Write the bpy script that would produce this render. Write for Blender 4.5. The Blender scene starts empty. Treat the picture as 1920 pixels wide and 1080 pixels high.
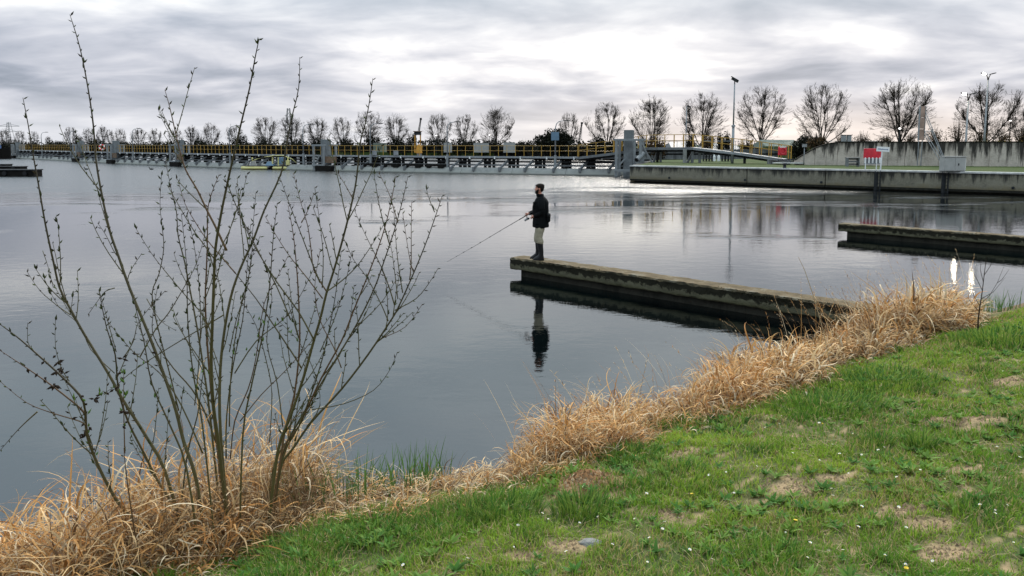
import bpy, math, random
import numpy as np
from mathutils import Vector, Matrix
random.seed(7); RNG = np.random.default_rng(11)
C = bpy.context.scene.collection
SC = bpy.context.scene
PI = math.pi

# ------------------------------------------------------------------ camera
CAMZ = 3.15
PITCH = math.radians(6.0)
F = 1440.0
PPY = 421.35
cam = bpy.data.cameras.new('camera'); camo = bpy.data.objects.new('camera', cam); C.objects.link(camo)
camo.location = (0, 0, CAMZ); camo.rotation_euler = (math.radians(90) - PITCH, 0, 0)
cam.sensor_width = 36; cam.lens = 27.0; cam.shift_y = -(540 - PPY) / 1920.0
cam.clip_start = 0.05; cam.clip_end = 9000
SC.camera = camo
SC.render.resolution_x = 1024; SC.render.resolution_y = 576
SC.view_settings.view_transform = 'Standard'; SC.view_settings.look = 'None'
SC.view_settings.exposure = 0.55; SC.view_settings.gamma = 1.0
SC.view_settings.use_curve_mapping = False

def ray(px, py):
    x = (px - 960) / F; y = -(py - PPY) / F
    c, s = math.cos(PITCH), math.sin(PITCH)
    return Vector((x, c + y * s, -s + y * c))
def P(px, py, z=None, Y=None):
    """world point seen at photograph pixel (1920 wide) on height z or at forward distance Y"""
    d = ray(px, py)
    t = (z - CAMZ) / d.z if z is not None else Y / d.y
    return Vector((0, 0, CAMZ)) + d * t
def PX(px, Y, z):
    """point on column px at distance Y and height z"""
    # solve py so that z matches
    c, s = math.cos(PITCH), math.sin(PITCH)
    # d=(x, c+y s, -s+y c); (z-CAMZ)/Y = (-s+y c)/(c+y s)
    k = (z - CAMZ) / Y
    y = (k * c + s) / (c - k * s)
    t = Y / (c + y * s)
    return Vector(((px - 960) / F * t, Y, z))

# ------------------------------------------------------------------ world
SUN_EL = math.radians(34); SUN_AZ = math.radians(12)     # azimuth to the right of +Y
world = bpy.data.worlds.new('World'); SC.world = world; world.use_nodes = True
nt = world.node_tree; nt.nodes.clear()
def N(t, typ, **kw):
    n = t.nodes.new(typ)
    for k, v in kw.items():
        if k.startswith('i_'):
            key = k[2:]
            key = int(key) if key.isdigit() else key.replace('_', ' ')
            n.inputs[key].default_value = v
        else: setattr(n, k, v)
    return n
def M(t, op, a, b=None, c=None, clamp=False):
    n = t.nodes.new('ShaderNodeMath'); n.operation = op; n.use_clamp = clamp
    for i, v in enumerate((a, b, c)):
        if v is None: continue
        if isinstance(v, (int, float)): n.inputs[i].default_value = v
        else: t.links.new(v, n.inputs[i])
    return n.outputs[0]
def mixc(t, f, a, b):
    n = t.nodes.new('ShaderNodeMix'); n.data_type = 'RGBA'
    for i, v in ((0, f), (6, a), (7, b)):
        if isinstance(v, (int, float)): n.inputs[i].default_value = v
        elif isinstance(v, tuple): n.inputs[i].default_value = (*v, 1) if len(v) == 3 else v
        else: t.links.new(v, n.inputs[i])
    return n.outputs[2]
def smooth(t, v, lo, hi):
    n = t.nodes.new('ShaderNodeMapRange'); n.interpolation_type = 'SMOOTHSTEP'
    t.links.new(v, n.inputs[0]); n.inputs[1].default_value = lo; n.inputs[2].default_value = hi
    return n.outputs[0]
def ramp(t, v, stops):
    n = t.nodes.new('ShaderNodeValToRGB'); cr = n.color_ramp
    while len(cr.elements) < len(stops): cr.elements.new(0.5)
    for e, (p, c) in zip(cr.elements, stops): e.position = p; e.color = (*c, 1)
    t.links.new(v, n.inputs[0]); return n.outputs[0]
def build_world():
    t = nt
    sky = N(t, 'ShaderNodeTexSky', sky_type='NISHITA', sun_disc=False)
    sky.sun_elevation = SUN_EL; sky.sun_rotation = SUN_AZ; sky.air_density = 1.5; sky.dust_density = 3
    bg1 = N(t, 'ShaderNodeBackground'); bg1.inputs[1].default_value = 0.08
    t.links.new(sky.outputs[0], bg1.inputs[0])
    tc = N(t, 'ShaderNodeTexCoord'); sx = N(t, 'ShaderNodeSeparateXYZ'); t.links.new(tc.outputs['Generated'], sx.inputs[0])
    X, Y, Z = sx.outputs
    zc = M(t, 'MAXIMUM', Z, 0.0)
    zz = M(t, 'ADD', zc, 0.17)
    u = M(t, 'DIVIDE', X, zz); v = M(t, 'DIVIDE', Y, zz)
    def noise(su, sv, off, detail, rough, dist=0.0):
        cb = N(t, 'ShaderNodeCombineXYZ')
        t.links.new(M(t, 'MULTIPLY', u, su), cb.inputs[0]); t.links.new(M(t, 'MULTIPLY', v, sv), cb.inputs[1]); cb.inputs[2].default_value = off
        n = N(t, 'ShaderNodeTexNoise'); n.inputs['Scale'].default_value = 1; n.inputs['Detail'].default_value = detail
        n.inputs['Roughness'].default_value = rough; n.inputs['Distortion'].default_value = dist
        t.links.new(cb.outputs[0], n.inputs['Vector']); return n.outputs[0]
    n1 = noise(1.45, 1.75, 5.2, 6, 0.50, 0.35)
    n2 = noise(4.2, 4.6, 9.1, 4, 0.5, 0.3)
    n3 = noise(0.45, 0.75, 21.3, 2, 0.5)
    s = M(t, 'ADD', M(t, 'MULTIPLY', n1, 0.66), M(t, 'MULTIPLY', n2, 0.13))
    s = M(t, 'ADD', s, M(t, 'MULTIPLY', n3, 0.25)); s = M(t, 'SUBTRACT', s, 0.030)
    # glow round the veiled sun, low on the right of the middle
    g = Vector((math.sin(math.radians(9.5)), math.cos(math.radians(9.5)), math.tan(math.radians(7.2)))).normalized()
    # stretched distance: horizontal 2x wider than vertical
    az = M(t, 'SUBTRACT', M(t, 'DIVIDE', X, M(t, 'MAXIMUM', Y, 0.05)), math.tan(math.radians(8.5)))
    el = M(t, 'SUBTRACT', Z, 0.118)
    d2 = M(t, 'ADD', M(t, 'POWER', M(t, 'ABSOLUTE', M(t, 'DIVIDE', az, 0.13)), 2), M(t, 'POWER', M(t, 'ABSOLUTE', M(t, 'DIVIDE', el, 0.030)), 2))
    glow = M(t, 'POWER', 2.718, M(t, 'MULTIPLY', d2, -1.0))
    glow = M(t, 'MULTIPLY', glow, M(t, 'GREATER_THAN', Y, 0.0))
    d3 = M(t, 'ADD', M(t, 'POWER', M(t, 'ABSOLUTE', M(t, 'DIVIDE', M(t,'ADD',az,0.1), 0.5)), 2), M(t, 'POWER', M(t, 'ABSOLUTE', M(t, 'DIVIDE', el, 0.10)), 2))
    glow2 = M(t, 'MULTIPLY', M(t, 'POWER', 2.718, M(t, 'MULTIPLY', d3, -1.0)), M(t, 'GREATER_THAN', Y, 0.0))
    s = M(t, 'ADD', s, M(t, 'MULTIPLY', glow, 0.155)); s = M(t, 'ADD', s, M(t, 'MULTIPLY', glow2, 0.030))
    col = ramp(t, s, [(0.34, (0.172, 0.203, 0.256)), (0.42, (0.262, 0.288, 0.350)), (0.50, (0.378, 0.395, 0.452)), (0.58, (0.53, 0.535, 0.572)), (0.70, (0.84, 0.825, 0.79))])
    # paler and warmer towards the horizon
    low = smooth(t, Z, 0.075, 0.0)
    warm = smooth(t, X, -0.25, 0.45)
    hz = mixc(t, warm, (0.55, 0.56, 0.585), (0.72, 0.62, 0.54))
    col = mixc(t, M(t, 'MULTIPLY', low, 0.72), col, hz)
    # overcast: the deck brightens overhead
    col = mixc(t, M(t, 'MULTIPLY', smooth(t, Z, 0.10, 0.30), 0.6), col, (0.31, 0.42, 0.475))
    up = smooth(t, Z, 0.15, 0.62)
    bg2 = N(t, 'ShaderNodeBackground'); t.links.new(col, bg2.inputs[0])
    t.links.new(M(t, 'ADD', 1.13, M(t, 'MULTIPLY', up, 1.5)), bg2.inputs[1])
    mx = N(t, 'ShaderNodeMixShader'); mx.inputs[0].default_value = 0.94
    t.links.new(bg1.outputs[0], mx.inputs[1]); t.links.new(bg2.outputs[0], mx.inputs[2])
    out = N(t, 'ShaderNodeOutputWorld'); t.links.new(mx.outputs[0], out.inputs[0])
build_world()
sl = bpy.data.lights.new('sun', 'SUN'); sl.energy = 2.0; sl.angle = math.radians(14); sl.color = (1, 0.93, 0.84)
so = bpy.data.objects.new('sun', sl); C.objects.link(so)
sd = Vector((math.sin(SUN_AZ) * math.cos(SUN_EL), math.cos(SUN_AZ) * math.cos(SUN_EL), math.sin(SUN_EL)))
so.rotation_euler = sd.to_track_quat('Z', 'Y').to_euler(); so.location = (0, 0, 60)

# ------------------------------------------------------------------ materials
MATS = {}
def new_mat(name):
    m = bpy.data.materials.new(name); m.use_nodes = True
    t = m.node_tree; t.nodes.clear()
    o = N(t, 'ShaderNodeOutputMaterial'); b = N(t, 'ShaderNodeBsdfPrincipled'); t.links.new(b.outputs[0], o.inputs[0])
    MATS[name] = m
    return m, t, b, o
def coords(t, kind='Object', scale=(1, 1, 1)):
    tc = N(t, 'ShaderNodeTexCoord'); mp = N(t, 'ShaderNodeMapping'); mp.inputs['Scale'].default_value = scale
    t.links.new(tc.outputs[kind], mp.inputs[0]); return mp.outputs[0]
def geopos(t, scale=(1, 1, 1)):
    g = N(t, 'ShaderNodeNewGeometry'); mp = N(t, 'ShaderNodeMapping'); mp.inputs['Scale'].default_value = scale
    t.links.new(g.outputs['Position'], mp.inputs[0]); return mp.outputs[0]
def tnoise(t, vec, scale, detail=4, rough=0.55, dist=0.0):
    n = N(t, 'ShaderNodeTexNoise'); n.inputs['Scale'].default_value = scale; n.inputs['Detail'].default_value = detail
    n.inputs['Roughness'].default_value = rough; n.inputs['Distortion'].default_value = dist
    t.links.new(vec, n.inputs['Vector']); return n.outputs[0]
def bump(t, b, h, dist, strength=1.0):
    n = N(t, 'ShaderNodeBump'); n.inputs['Strength'].default_value = strength; n.inputs['Distance'].default_value = dist
    t.links.new(h, n.inputs['Height']); t.links.new(n.outputs[0], b.inputs['Normal']); return n
def simple(name, col, rough=0.6, var=0.25, scale=3.0, metal=0.0, bmp=0.004, spec=0.5):
    """painted / plain surface with grain, dirt and slight unevenness"""
    m, t, b, o = new_mat(name)
    v = geopos(t)
    n = tnoise(t, v, scale, 5, 0.6)
    c2 = tuple(x * (1 - var) for x in col); c3 = tuple(min(1, x * (1 + var)) for x in col)
    t.links.new(ramp(t, n, [(0.3, c2), (0.7, c3)]), b.inputs['Base Color'])
    b.inputs['Roughness'].default_value = rough; b.inputs['Metallic'].default_value = metal
    b.inputs['Specular IOR Level'].default_value = spec
    if bmp: bump(t, b, tnoise(t, v, scale * 12, 3), bmp, 0.6)
    return m
def concrete(name, base, stain, streak=0.5, top=None, moss=0.0, s0=0.40, s1=0.72, zlo=0.0, zhi=1.0, mosscol=(0.045, 0.05, 0.02), algae=(0.10, 0.085, 0.04)):
    """weathered concrete: blotches, vertical run-off streaks from the top edge, algae band near water"""
    m, t, b, o = new_mat(name)
    v = geopos(t)
    n = tnoise(t, v, 1.3, 6, 0.65); n2 = tnoise(t, v, 9, 5, 0.6)
    col = ramp(t, n, [(0.3, tuple(x * 0.65 for x in base)), (0.55, base), (0.75, tuple(min(1, x * 1.3) for x in base))])
    col = mixc(t, M(t, 'MULTIPLY', M(t, 'SUBTRACT', n2, 0.45, clamp=True), 2.0, clamp=True), col, tuple(x * 1.35 for x in base))
    sp = N(t, 'ShaderNodeSeparateXYZ'); t.links.new(v, sp.inputs[0])
    zf = M(t, 'DIVIDE', M(t, 'SUBTRACT', sp.outputs[2], zlo), (zhi - zlo))
    # streaks
    sv = geopos(t, (3.0, 3.0, 0.25)); ns = tnoise(t, sv, 1.0, 5, 0.7)
    f = M(t, 'ADD', M(t, 'MULTIPLY', zf, 0.75), M(t, 'MULTIPLY', M(t, 'SUBTRACT', ns, 0.5), 1.6))
    f = smooth(t, f, s0, s1)
    col = mixc(t, M(t, 'MULTIPLY', f, streak), col, stain)
    # algae near the water
    f2 = M(t, 'ADD', M(t, 'SUBTRACT', 1.0, zf), M(t, 'MULTIPLY', M(t, 'SUBTRACT', n, 0.5), 0.8))
    col = mixc(t, M(t, 'MULTIPLY', smooth(t, f2, 0.62, 1.0), 0.75), col, algae)
    if moss > 0:
        nm = tnoise(t, geopos(t, (1, 1, 1)), 7.0, 6, 0.7, 0.3)
        fz = M(t, 'SUBTRACT', 1.0, M(t, 'ABSOLUTE', M(t, 'MULTIPLY', M(t, 'SUBTRACT', zf, 0.80), 1.9)))
        mm = smooth(t, M(t, 'ADD', nm, M(t, 'MULTIPLY', fz, 0.38)), 0.59, 0.69)
        g = N(t, 'ShaderNodeNewGeometry'); sn = N(t, 'ShaderNodeSeparateXYZ'); t.links.new(g.outputs['Normal'], sn.inputs[0])
        side = smooth(t, sn.outputs[2], 0.9, 0.5)
        col = mixc(t, M(t, 'MULTIPLY', mm, M(t, 'ADD', M(t, 'MULTIPLY', side, 0.75), 0.18)), col, mosscol)
        if top is not None:
            nt2 = tnoise(t, v, 3.0, 6, 0.7)
            tc = ramp(t, nt2, [(0.3, tuple(x * 0.45 for x in top)), (0.5, top), (0.7, (0.27, 0.25, 0.20)), (0.8, tuple(x * 1.2 for x in top))])
            tc = mixc(t, smooth(t, tnoise(t, v, 14, 4), 0.55, 0.68), tc, (0.10, 0.075, 0.035))
            col = mixc(t, M(t, 'MULTIPLY', smooth(t, sn.outputs[2], 0.5, 0.9), 0.9), col, tc)
    t.links.new(col, b.inputs['Base Color']); b.inputs['Roughness'].default_value = 0.9
    b.inputs['Specular IOR Level'].default_value = 0.12
    bump(t, b, M(t, 'ADD', n2, M(t, 'MULTIPLY', tnoise(t, v, 40, 3), 0.5)), 0.03, 0.8)
    return m
def leafy(name, transl=0.35, rough=0.6, spec=0.25):
    """leaf, blade or bark coloured by the mesh's own tint attribute"""
    m, t, b, o = new_mat(name)
    a = N(t, 'ShaderNodeAttribute'); a.attribute_name = 'tint'
    t.links.new(a.outputs['Color'], b.inputs['Base Color']); b.inputs['Roughness'].default_value = rough
    b.inputs['Specular IOR Level'].default_value = spec
    if transl > 0:
        tr = N(t, 'ShaderNodeBsdfTranslucent'); t.links.new(a.outputs['Color'], tr.inputs[0])
        mx = N(t, 'ShaderNodeMixShader'); mx.inputs[0].default_value = transl
        t.links.new(b.outputs[0], mx.inputs[1]); t.links.new(tr.outputs[0], mx.inputs[2]); t.links.new(mx.outputs[0], o.inputs[0])
    return m
simple('yellow_paint', (0.40, 0.225, 0.028), 0.45, 0.25, 6)
simple('galvanised', (0.24, 0.25, 0.26), 0.55, 0.2, 4, 0.3)
simple('grey_steel', (0.13, 0.135, 0.14), 0.6, 0.25, 3)
simple('dark_steel', (0.022, 0.023, 0.025), 0.7, 0.4, 3, spec=0.2)
simple('pale_steel', (0.19, 0.20, 0.205), 0.55, 0.15, 2)
simple('black_timber', (0.010, 0.009, 0.008), 0.9, 0.4, 5, spec=0.1)
simple('brown_timber', (0.14, 0.085, 0.05), 0.8, 0.4, 4)
simple('white_paint', (0.72, 0.72, 0.70), 0.5, 0.1, 4)
simple('red_paint', (0.52, 0.015, 0.03), 0.45, 0.25, 4)
simple('blue_sign', (0.10, 0.17, 0.24), 0.4, 0.1, 4)
simple('blue_paint', (0.03, 0.08, 0.22), 0.5, 0.2, 4)
simple('pale_yellow', (0.55, 0.50, 0.20), 0.5, 0.15, 3)
simple('orange_paint', (0.50, 0.23, 0.02), 0.5, 0.15, 3)
simple('green_roof', (0.12, 0.145, 0.11), 0.8, 0.25, 1.5)
simple('cabinet_grey', (0.31, 0.305, 0.285), 0.55, 0.12, 2.5)
simple('rust_panel', (0.30, 0.20, 0.16), 0.7, 0.35, 1.2)
simple('jacket', (0.004, 0.0045, 0.005), 0.85, 0.4, 14, bmp=0.006, spec=0.12)
simple('trousers', (0.27, 0.235, 0.165), 0.9, 0.2, 10, bmp=0.01)
simple('rubber', (0.006, 0.006, 0.007), 0.5, 0.3, 10, spec=0.3)
simple('skin', (0.48, 0.20, 0.13), 0.55, 0.15, 25, bmp=0.001)
simple('hair', (0.012, 0.008, 0.006), 0.8, 0.5, 60, bmp=0.01, spec=0.15)
simple('eye_white', (0.6, 0.58, 0.55), 0.3, 0.05, 30, bmp=0)
simple('carbon_black', (0.010, 0.010, 0.012), 0.3, 0.2, 20)
simple('cork', (0.28, 0.17, 0.09), 0.8, 0.3, 60)
simple('feathers', (0.03, 0.028, 0.025), 0.7, 0.4, 10)
simple('petal_white', (0.82, 0.80, 0.80), 0.6, 0.05, 50, bmp=0)
simple('petal_yellow', (0.80, 0.55, 0.02), 0.6, 0.1, 50, bmp=0)
simple('stone', (0.24, 0.23, 0.21), 0.9, 0.35, 12, bmp=0.02)
simple('far_hill', (0.05, 0.055, 0.06), 0.95, 0.3, 0.02, bmp=0)
simple('bark', (0.028, 0.022, 0.017), 0.95, 0.4, 3, bmp=0.02, spec=0.1)
simple('twig_far', (0.036, 0.027, 0.020), 0.95, 0.3, 1, bmp=0, spec=0.1)
leafy('blade_green', 0.28, 0.7, 0.12)
leafy('straw', 0.14, 0.75, 0.12)
leafy('willow_bark', 0.0, 0.55, 0.35)
leafy('foliage', 0.15, 0.8, 0.1)
concrete('pier_concrete', (0.095, 0.089, 0.058), (0.03, 0.028, 0.02), 0.35, top=(0.15, 0.105, 0.055), moss=1.0, zlo=0.14, zhi=0.44, mosscol=(0.012, 0.011, 0.007), algae=(0.055, 0.053, 0.026))
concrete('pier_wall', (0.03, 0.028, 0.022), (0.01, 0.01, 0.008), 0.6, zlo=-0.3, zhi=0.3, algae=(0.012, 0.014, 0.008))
concrete('quay_concrete', (0.185, 0.17, 0.13), (0.028, 0.027, 0.025), 0.95, zlo=0.1, zhi=1.4, algae=(0.11, 0.085, 0.04))
concrete('retaining', (0.44, 0.385, 0.33), (0.03, 0.028, 0.025), 0.97, s0=0.46, s1=0.72, zlo=0.4, zhi=3.3, algae=(0.38, 0.33, 0.28))
concrete('pale_concrete', (0.25, 0.25, 0.235), (0.16, 0.16, 0.15), 0.5, zlo=-0.2, zhi=1.6, algae=(0.20, 0.20, 0.17))
concrete('coping', (0.48, 0.47, 0.45), (0.2, 0.2, 0.19), 0.3, zlo=-3, zhi=3)
concrete('mast_concrete', (0.18, 0.19, 0.195), (0.12, 0.13, 0.13), 0.6, zlo=-1, zhi=4.6, algae=(0.30, 0.32, 0.33))
concrete('lock_concrete', (0.17, 0.175, 0.17), (0.05, 0.05, 0.05), 0.7, zlo=-0.2, zhi=2.6, algae=(0.12, 0.12, 0.11))

def mat_lamp(name, strength, col=(1, 0.86, 0.62)):
    m, t, b, o = new_mat(name)
    e = N(t, 'ShaderNodeEmission'); e.inputs[0].default_value = (*col, 1); e.inputs[1].default_value = strength
    t.links.new(e.outputs[0], o.inputs[0]); return m
mat_lamp('lamp_glow', 48); mat_lamp('lamp_glow_small', 4, (1, 0.95, 0.9))

def mat_water():
    m, t, b, o = new_mat('water')
    g = N(t, 'ShaderNodeNewGeometry'); sp = N(t, 'ShaderNodeSeparateXYZ'); t.links.new(g.outputs['Position'], sp.inputs[0])
    Yv = sp.outputs[1]
    big = tnoise(t, geopos(t, (0.10, 0.22, 1)), 1.0, 4, 0.55, 0.4)
    far = smooth(t, Yv, 30, 66)
    ruff = smooth(t, M(t, 'ADD', big, M(t, 'MULTIPLY', far, 0.50)), 0.56, 0.90)
    w1 = tnoise(t, geopos(t, (1.0, 1.7, 1)), 1.6, 3, 0.5, 0.3)
    w2 = tnoise(t, geopos(t, (1.0, 1.6, 1)), 7.0, 3, 0.55, 0.2)
    calm = M(t, 'ADD', M(t, 'MULTIPLY', w1, 0.0032), M(t, 'MULTIPLY', w2, 0.0011))
    rough = M(t, 'MULTIPLY', M(t, 'ADD', M(t, 'MULTIPLY', w2, 0.024), M(t, 'MULTIPLY', w1, 0.05)), ruff)
    h = M(t, 'ADD', calm, rough)
    bump(t, b, h, 1.0, 1.0)
    body = ramp(t, tnoise(t, geopos(t, (0.5, 0.8, 1)), 0.35, 4, 0.6, 0.5), [(0.35, (0.0008, 0.0014, 0.0016)), (0.65, (0.0016, 0.0042, 0.0042))])
    t.links.new(body, b.inputs['Base Color']); t.links.new(M(t, 'ADD', 0.025, M(t, 'MULTIPLY', ruff, 0.19)), b.inputs['Roughness']); b.inputs['IOR'].default_value = 1.75
    b.inputs['Specular IOR Level'].default_value = 0.5
mat_water()

def mat_ground():
    m, t, b, o = new_mat('bank_soil')
    a = N(t, 'ShaderNodeAttribute'); a.attribute_name = 'tint'
    v = geopos(t)
    n = tnoise(t, v, 6, 6, 0.65); n2 = tnoise(t, v, 45, 4, 0.6)
    k = M(t, 'ADD', 0.62, M(t, 'ADD', M(t, 'MULTIPLY', n, 0.4), M(t, 'MULTIPLY', n2, 0.4)))
    vm = N(t, 'ShaderNodeVectorMath', operation='SCALE'); t.links.new(a.outputs['Color'], vm.inputs[0]); t.links.new(k, vm.inputs[3])
    t.links.new(vm.outputs[0], b.inputs['Base Color']); b.inputs['Roughness'].default_value = 0.95
    b.inputs['Specular IOR Level'].default_value = 0.1
    bump(t, b, M(t, 'ADD', n, n2), 0.015, 1.0)
mat_ground()
def mat_lawn():
    m, t, b, o = new_mat('far_lawn')
    v = geopos(t)
    n = tnoise(t, geopos(t, (1, 1, 1)), 0.5, 6, 0.6); n2 = tnoise(t, v, 8, 4, 0.6)
    c = ramp(t, n, [(0.3, (0.030, 0.048, 0.012)), (0.5, (0.055, 0.075, 0.02)), (0.7, (0.10, 0.09, 0.04))])
    c = mixc(t, M(t, 'MULTIPLY', n2, 0.5), c, (0.04, 0.07, 0.015))
    t.links.new(c, b.inputs['Base Color']); b.inputs['Roughness'].default_value = 0.95; b.inputs['Specular IOR Level'].default_value = 0.1
    bump(t, b, n2, 0.05, 1.0)
mat_lawn()

# ------------------------------------------------------------------ mesh helpers
class G:
    def __init__(s): s.v = []; s.f = []; s.col = []; s.mi = []
    def add(s, vs, fs, col=None, mi=0):
        b = len(s.v); s.v += [tuple(p) for p in vs]; s.f += [tuple(i + b for i in f) for f in fs]
        s.col += [col] * len(vs); s.mi += [mi] * len(fs); return s
    def box(s, c, size, rz=0.0, rx=0.0, ry=0.0, col=None, mi=0, taper=1.0):
        R = Matrix.Rotation(rz, 3, 'Z') @ Matrix.Rotation(ry, 3, 'Y') @ Matrix.Rotation(rx, 3, 'X')
        c = Vector(c); hx, hy, hz = size[0] / 2, size[1] / 2, size[2] / 2
        vs = []
        for z in (-1, 1):
            k = taper if z > 0 else 1.0
            for x, y in ((-1, -1), (1, -1), (1, 1), (-1, 1)): vs.append(c + R @ Vector((x * hx * k, y * hy * k, z * hz)))
        return s.add(vs, [(3, 2, 1, 0), (4, 5, 6, 7), (0, 1, 5, 4), (1, 2, 6, 5), (2, 3, 7, 6), (3, 0, 4, 7)], col, mi)
    def beam(s, a, b, w, h=None, col=None, mi=0):
        """rectangular bar from a to b; w horizontal width, h other"""
        h = h or w; a = Vector(a); b = Vector(b); d = (b - a).normalized()
        up = Vector((0, 0, 1)) if abs(d.z) < 0.95 else Vector((0, 1, 0))
        x = d.cross(up).normalized() * w / 2; y = x.cross(d).normalized() * h / 2
        vs = [a - x - y, a + x - y, a + x + y, a - x + y, b - x - y, b + x - y, b + x + y, b - x + y]
        return s.add(vs, [(0, 1, 2, 3), (7, 6, 5, 4), (4, 5, 1, 0), (5, 6, 2, 1), (6, 7, 3, 2), (7, 4, 0, 3)], col, mi)
    def tube(s, pts, rads, n=6, cap=True, col=None, mi=0, sx=1.0):
        pts = [Vector(p) for p in pts]
        if isinstance(rads, (int, float)): rads = [rads] * len(pts)
        base = len(s.v); K = len(pts)
        ref = None
        for i, p in enumerate(pts):
            d = (pts[min(i + 1, K - 1)] - pts[max(i - 1, 0)])
            if d.length < 1e-9: d = Vector((0, 0, 1))
            d.normalize()
            if ref is None: ref = Vector((0, 0, 1)) if abs(d.z) < 0.9 else Vector((1, 0, 0))
            a = d.cross(ref)
            if a.length < 1e-5: a = d.cross(Vector((0, 1, 0)))
            a.normalize(); bb = a.cross(d); ref = -bb if False else ref
            for k in range(n):
                th = 2 * PI * k / n
                s.v.append(tuple(p + a * (math.cos(th) * rads[i] * sx) + bb * (math.sin(th) * rads[i])))
                s.col.append(col)
        for i in range(K - 1):
            for k in range(n):
                k2 = (k + 1) % n
                s.f.append((base + i * n + k, base + i * n + k2, base + (i + 1) * n + k2, base + (i + 1) * n + k)); s.mi.append(mi)
        if cap:
            s.f.append(tuple(base + k for k in range(n - 1, -1, -1))); s.f.append(tuple(base + (K - 1) * n + k for k in range(n))); s.mi += [mi, mi]
        return s
    def ell(s, c, r, nu=10, nv=7, col=None, mi=0, rot=None, noise=0.0):
        c = Vector(c); vs = []; fs = []
        R = rot or Matrix.Identity(3)
        vs.append(c + R @ Vector((0, 0, -r[2])))
        for j in range(1, nv):
            ph = -PI / 2 + PI * j / nv
            for i in range(nu):
                th = 2 * PI * i / nu; q = 1 + random.uniform(-noise, noise)
                vs.append(c + R @ Vector((math.cos(ph) * math.cos(th) * r[0] * q, math.cos(ph) * math.sin(th) * r[1] * q, math.sin(ph) * r[2] * q)))
        vs.append(c + R @ Vector((0, 0, r[2])))
        for i in range(nu): fs.append((0, 1 + (i + 1) % nu, 1 + i))
        for j in range(nv - 2):
            for i in range(nu):
                a = 1 + j * nu + i; b2 = 1 + j * nu + (i + 1) % nu
                fs.append((a, b2, b2 + nu, a + nu))
        top = len(vs) - 1; o = 1 + (nv - 2) * nu
        for i in range(nu): fs.append((o + i, o + (i + 1) % nu, top))
        return s.add(vs, fs, col, mi)
    def loft(s, rings, cap=True, col=None, mi=0):
        n = len(rings[0]); b = len(s.v)
        for r in rings:
            for p in r: s.v.append(tuple(p)); s.col.append(col)
        for i in range(len(rings) - 1):
            for k in range(n):
                k2 = (k + 1) % n; s.f.append((b + i * n + k, b + i * n + k2, b + (i + 1) * n + k2, b + (i + 1) * n + k)); s.mi.append(mi)
        if cap:
            s.f.append(tuple(b + k for k in range(n - 1, -1, -1))); s.f.append(tuple(b + (len(rings) - 1) * n + k for k in range(n))); s.mi += [mi, mi]
        return s
def worldloc(o):
    p = Vector((0, 0, 0))
    while o is not None: p += o.location; o = o.parent
    return p
def obj(name, g, mat, parent=None, loc=None, smooth=False, bevel=0.0, kind=None):
    me = bpy.data.meshes.new(name)
    org = Vector(loc) if loc is not None else (worldloc(parent) if parent is not None else Vector((0, 0, 0)))
    me.from_pydata([(p[0] - org.x, p[1] - org.y, p[2] - org.z) for p in g.v], [], g.f)
    for m in (mat if isinstance(mat, (list, tuple)) else [mat]): me.materials.append(MATS[m])
    if any(g.mi): me.polygons.foreach_set('material_index', g.mi)
    if g.col and g.col[0] is not None:
        ca = me.color_attributes.new('tint', 'FLOAT_COLOR', 'POINT')
        ca.data.foreach_set('color', np.array([(*c, 1) if c else (0, 0, 0, 1) for c in g.col], dtype=np.float32).ravel())
    if smooth: me.polygons.foreach_set('use_smooth', [True] * len(me.polygons))
    me.update()
    o = bpy.data.objects.new(name, me); C.objects.link(o)
    if parent is not None:
        o.parent = parent; o.location = org - worldloc(parent)
    else: o.location = org
    if bevel:
        b = o.modifiers.new('bevel', 'BEVEL'); b.width = bevel; b.segments = 2; b.limit_method = 'ANGLE'
    if kind: o['kind'] = kind
    return o
def tag(o, label, cat=None, group=None, kind=None):
    if label: o['label'] = label
    if cat: o['category'] = cat
    if group: o['group'] = group
    if kind: o['kind'] = kind
    return o
def thing(name, loc, label, cat, group=None):
    o = bpy.data.objects.new(name, None); o.empty_display_size = 0.3; C.objects.link(o); o.location = loc
    return tag(o, label, cat, group)
def inst(src, name, parent, loc, rz=0.0, scale=(1, 1, 1)):
    """an object sharing src's mesh, placed at local loc of parent"""
    o = bpy.data.objects.new(name, src.data); C.objects.link(o); o.parent = parent; o.location = loc
    o.rotation_euler = (0, 0, rz); o.scale = scale; return o
def npmesh(name, V, Fq, mat, tint=None, kind=None, parent=None, smooth=False, loc=None):
    """V (n,3), Fq (m,4 or 3) numpy arrays"""
    me = bpy.data.meshes.new(name); k = Fq.shape[1]
    me.vertices.add(len(V)); me.vertices.foreach_set('co', np.ascontiguousarray(V, dtype=np.float32).ravel())
    me.loops.add(Fq.size); me.loops.foreach_set('vertex_index', np.ascontiguousarray(Fq, dtype=np.int32).ravel())
    me.polygons.add(len(Fq)); me.polygons.foreach_set('loop_start', np.arange(0, Fq.size, k, dtype=np.int32))
    me.update(calc_edges=True)
    if tint is not None:
        ca = me.color_attributes.new('tint', 'FLOAT_COLOR', 'POINT')
        c4 = np.ones((len(V), 4), dtype=np.float32); c4[:, :3] = tint; ca.data.foreach_set('color', c4.ravel())
    me.materials.append(MATS[mat])
    if smooth: me.polygons.foreach_set('use_smooth', np.ones(len(Fq), dtype=bool))
    o = bpy.data.objects.new(name, me); C.objects.link(o)
    if parent is not None: o.parent = parent
    if loc is not None: o.location = loc
    if kind: o['kind'] = kind
    return o
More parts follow.
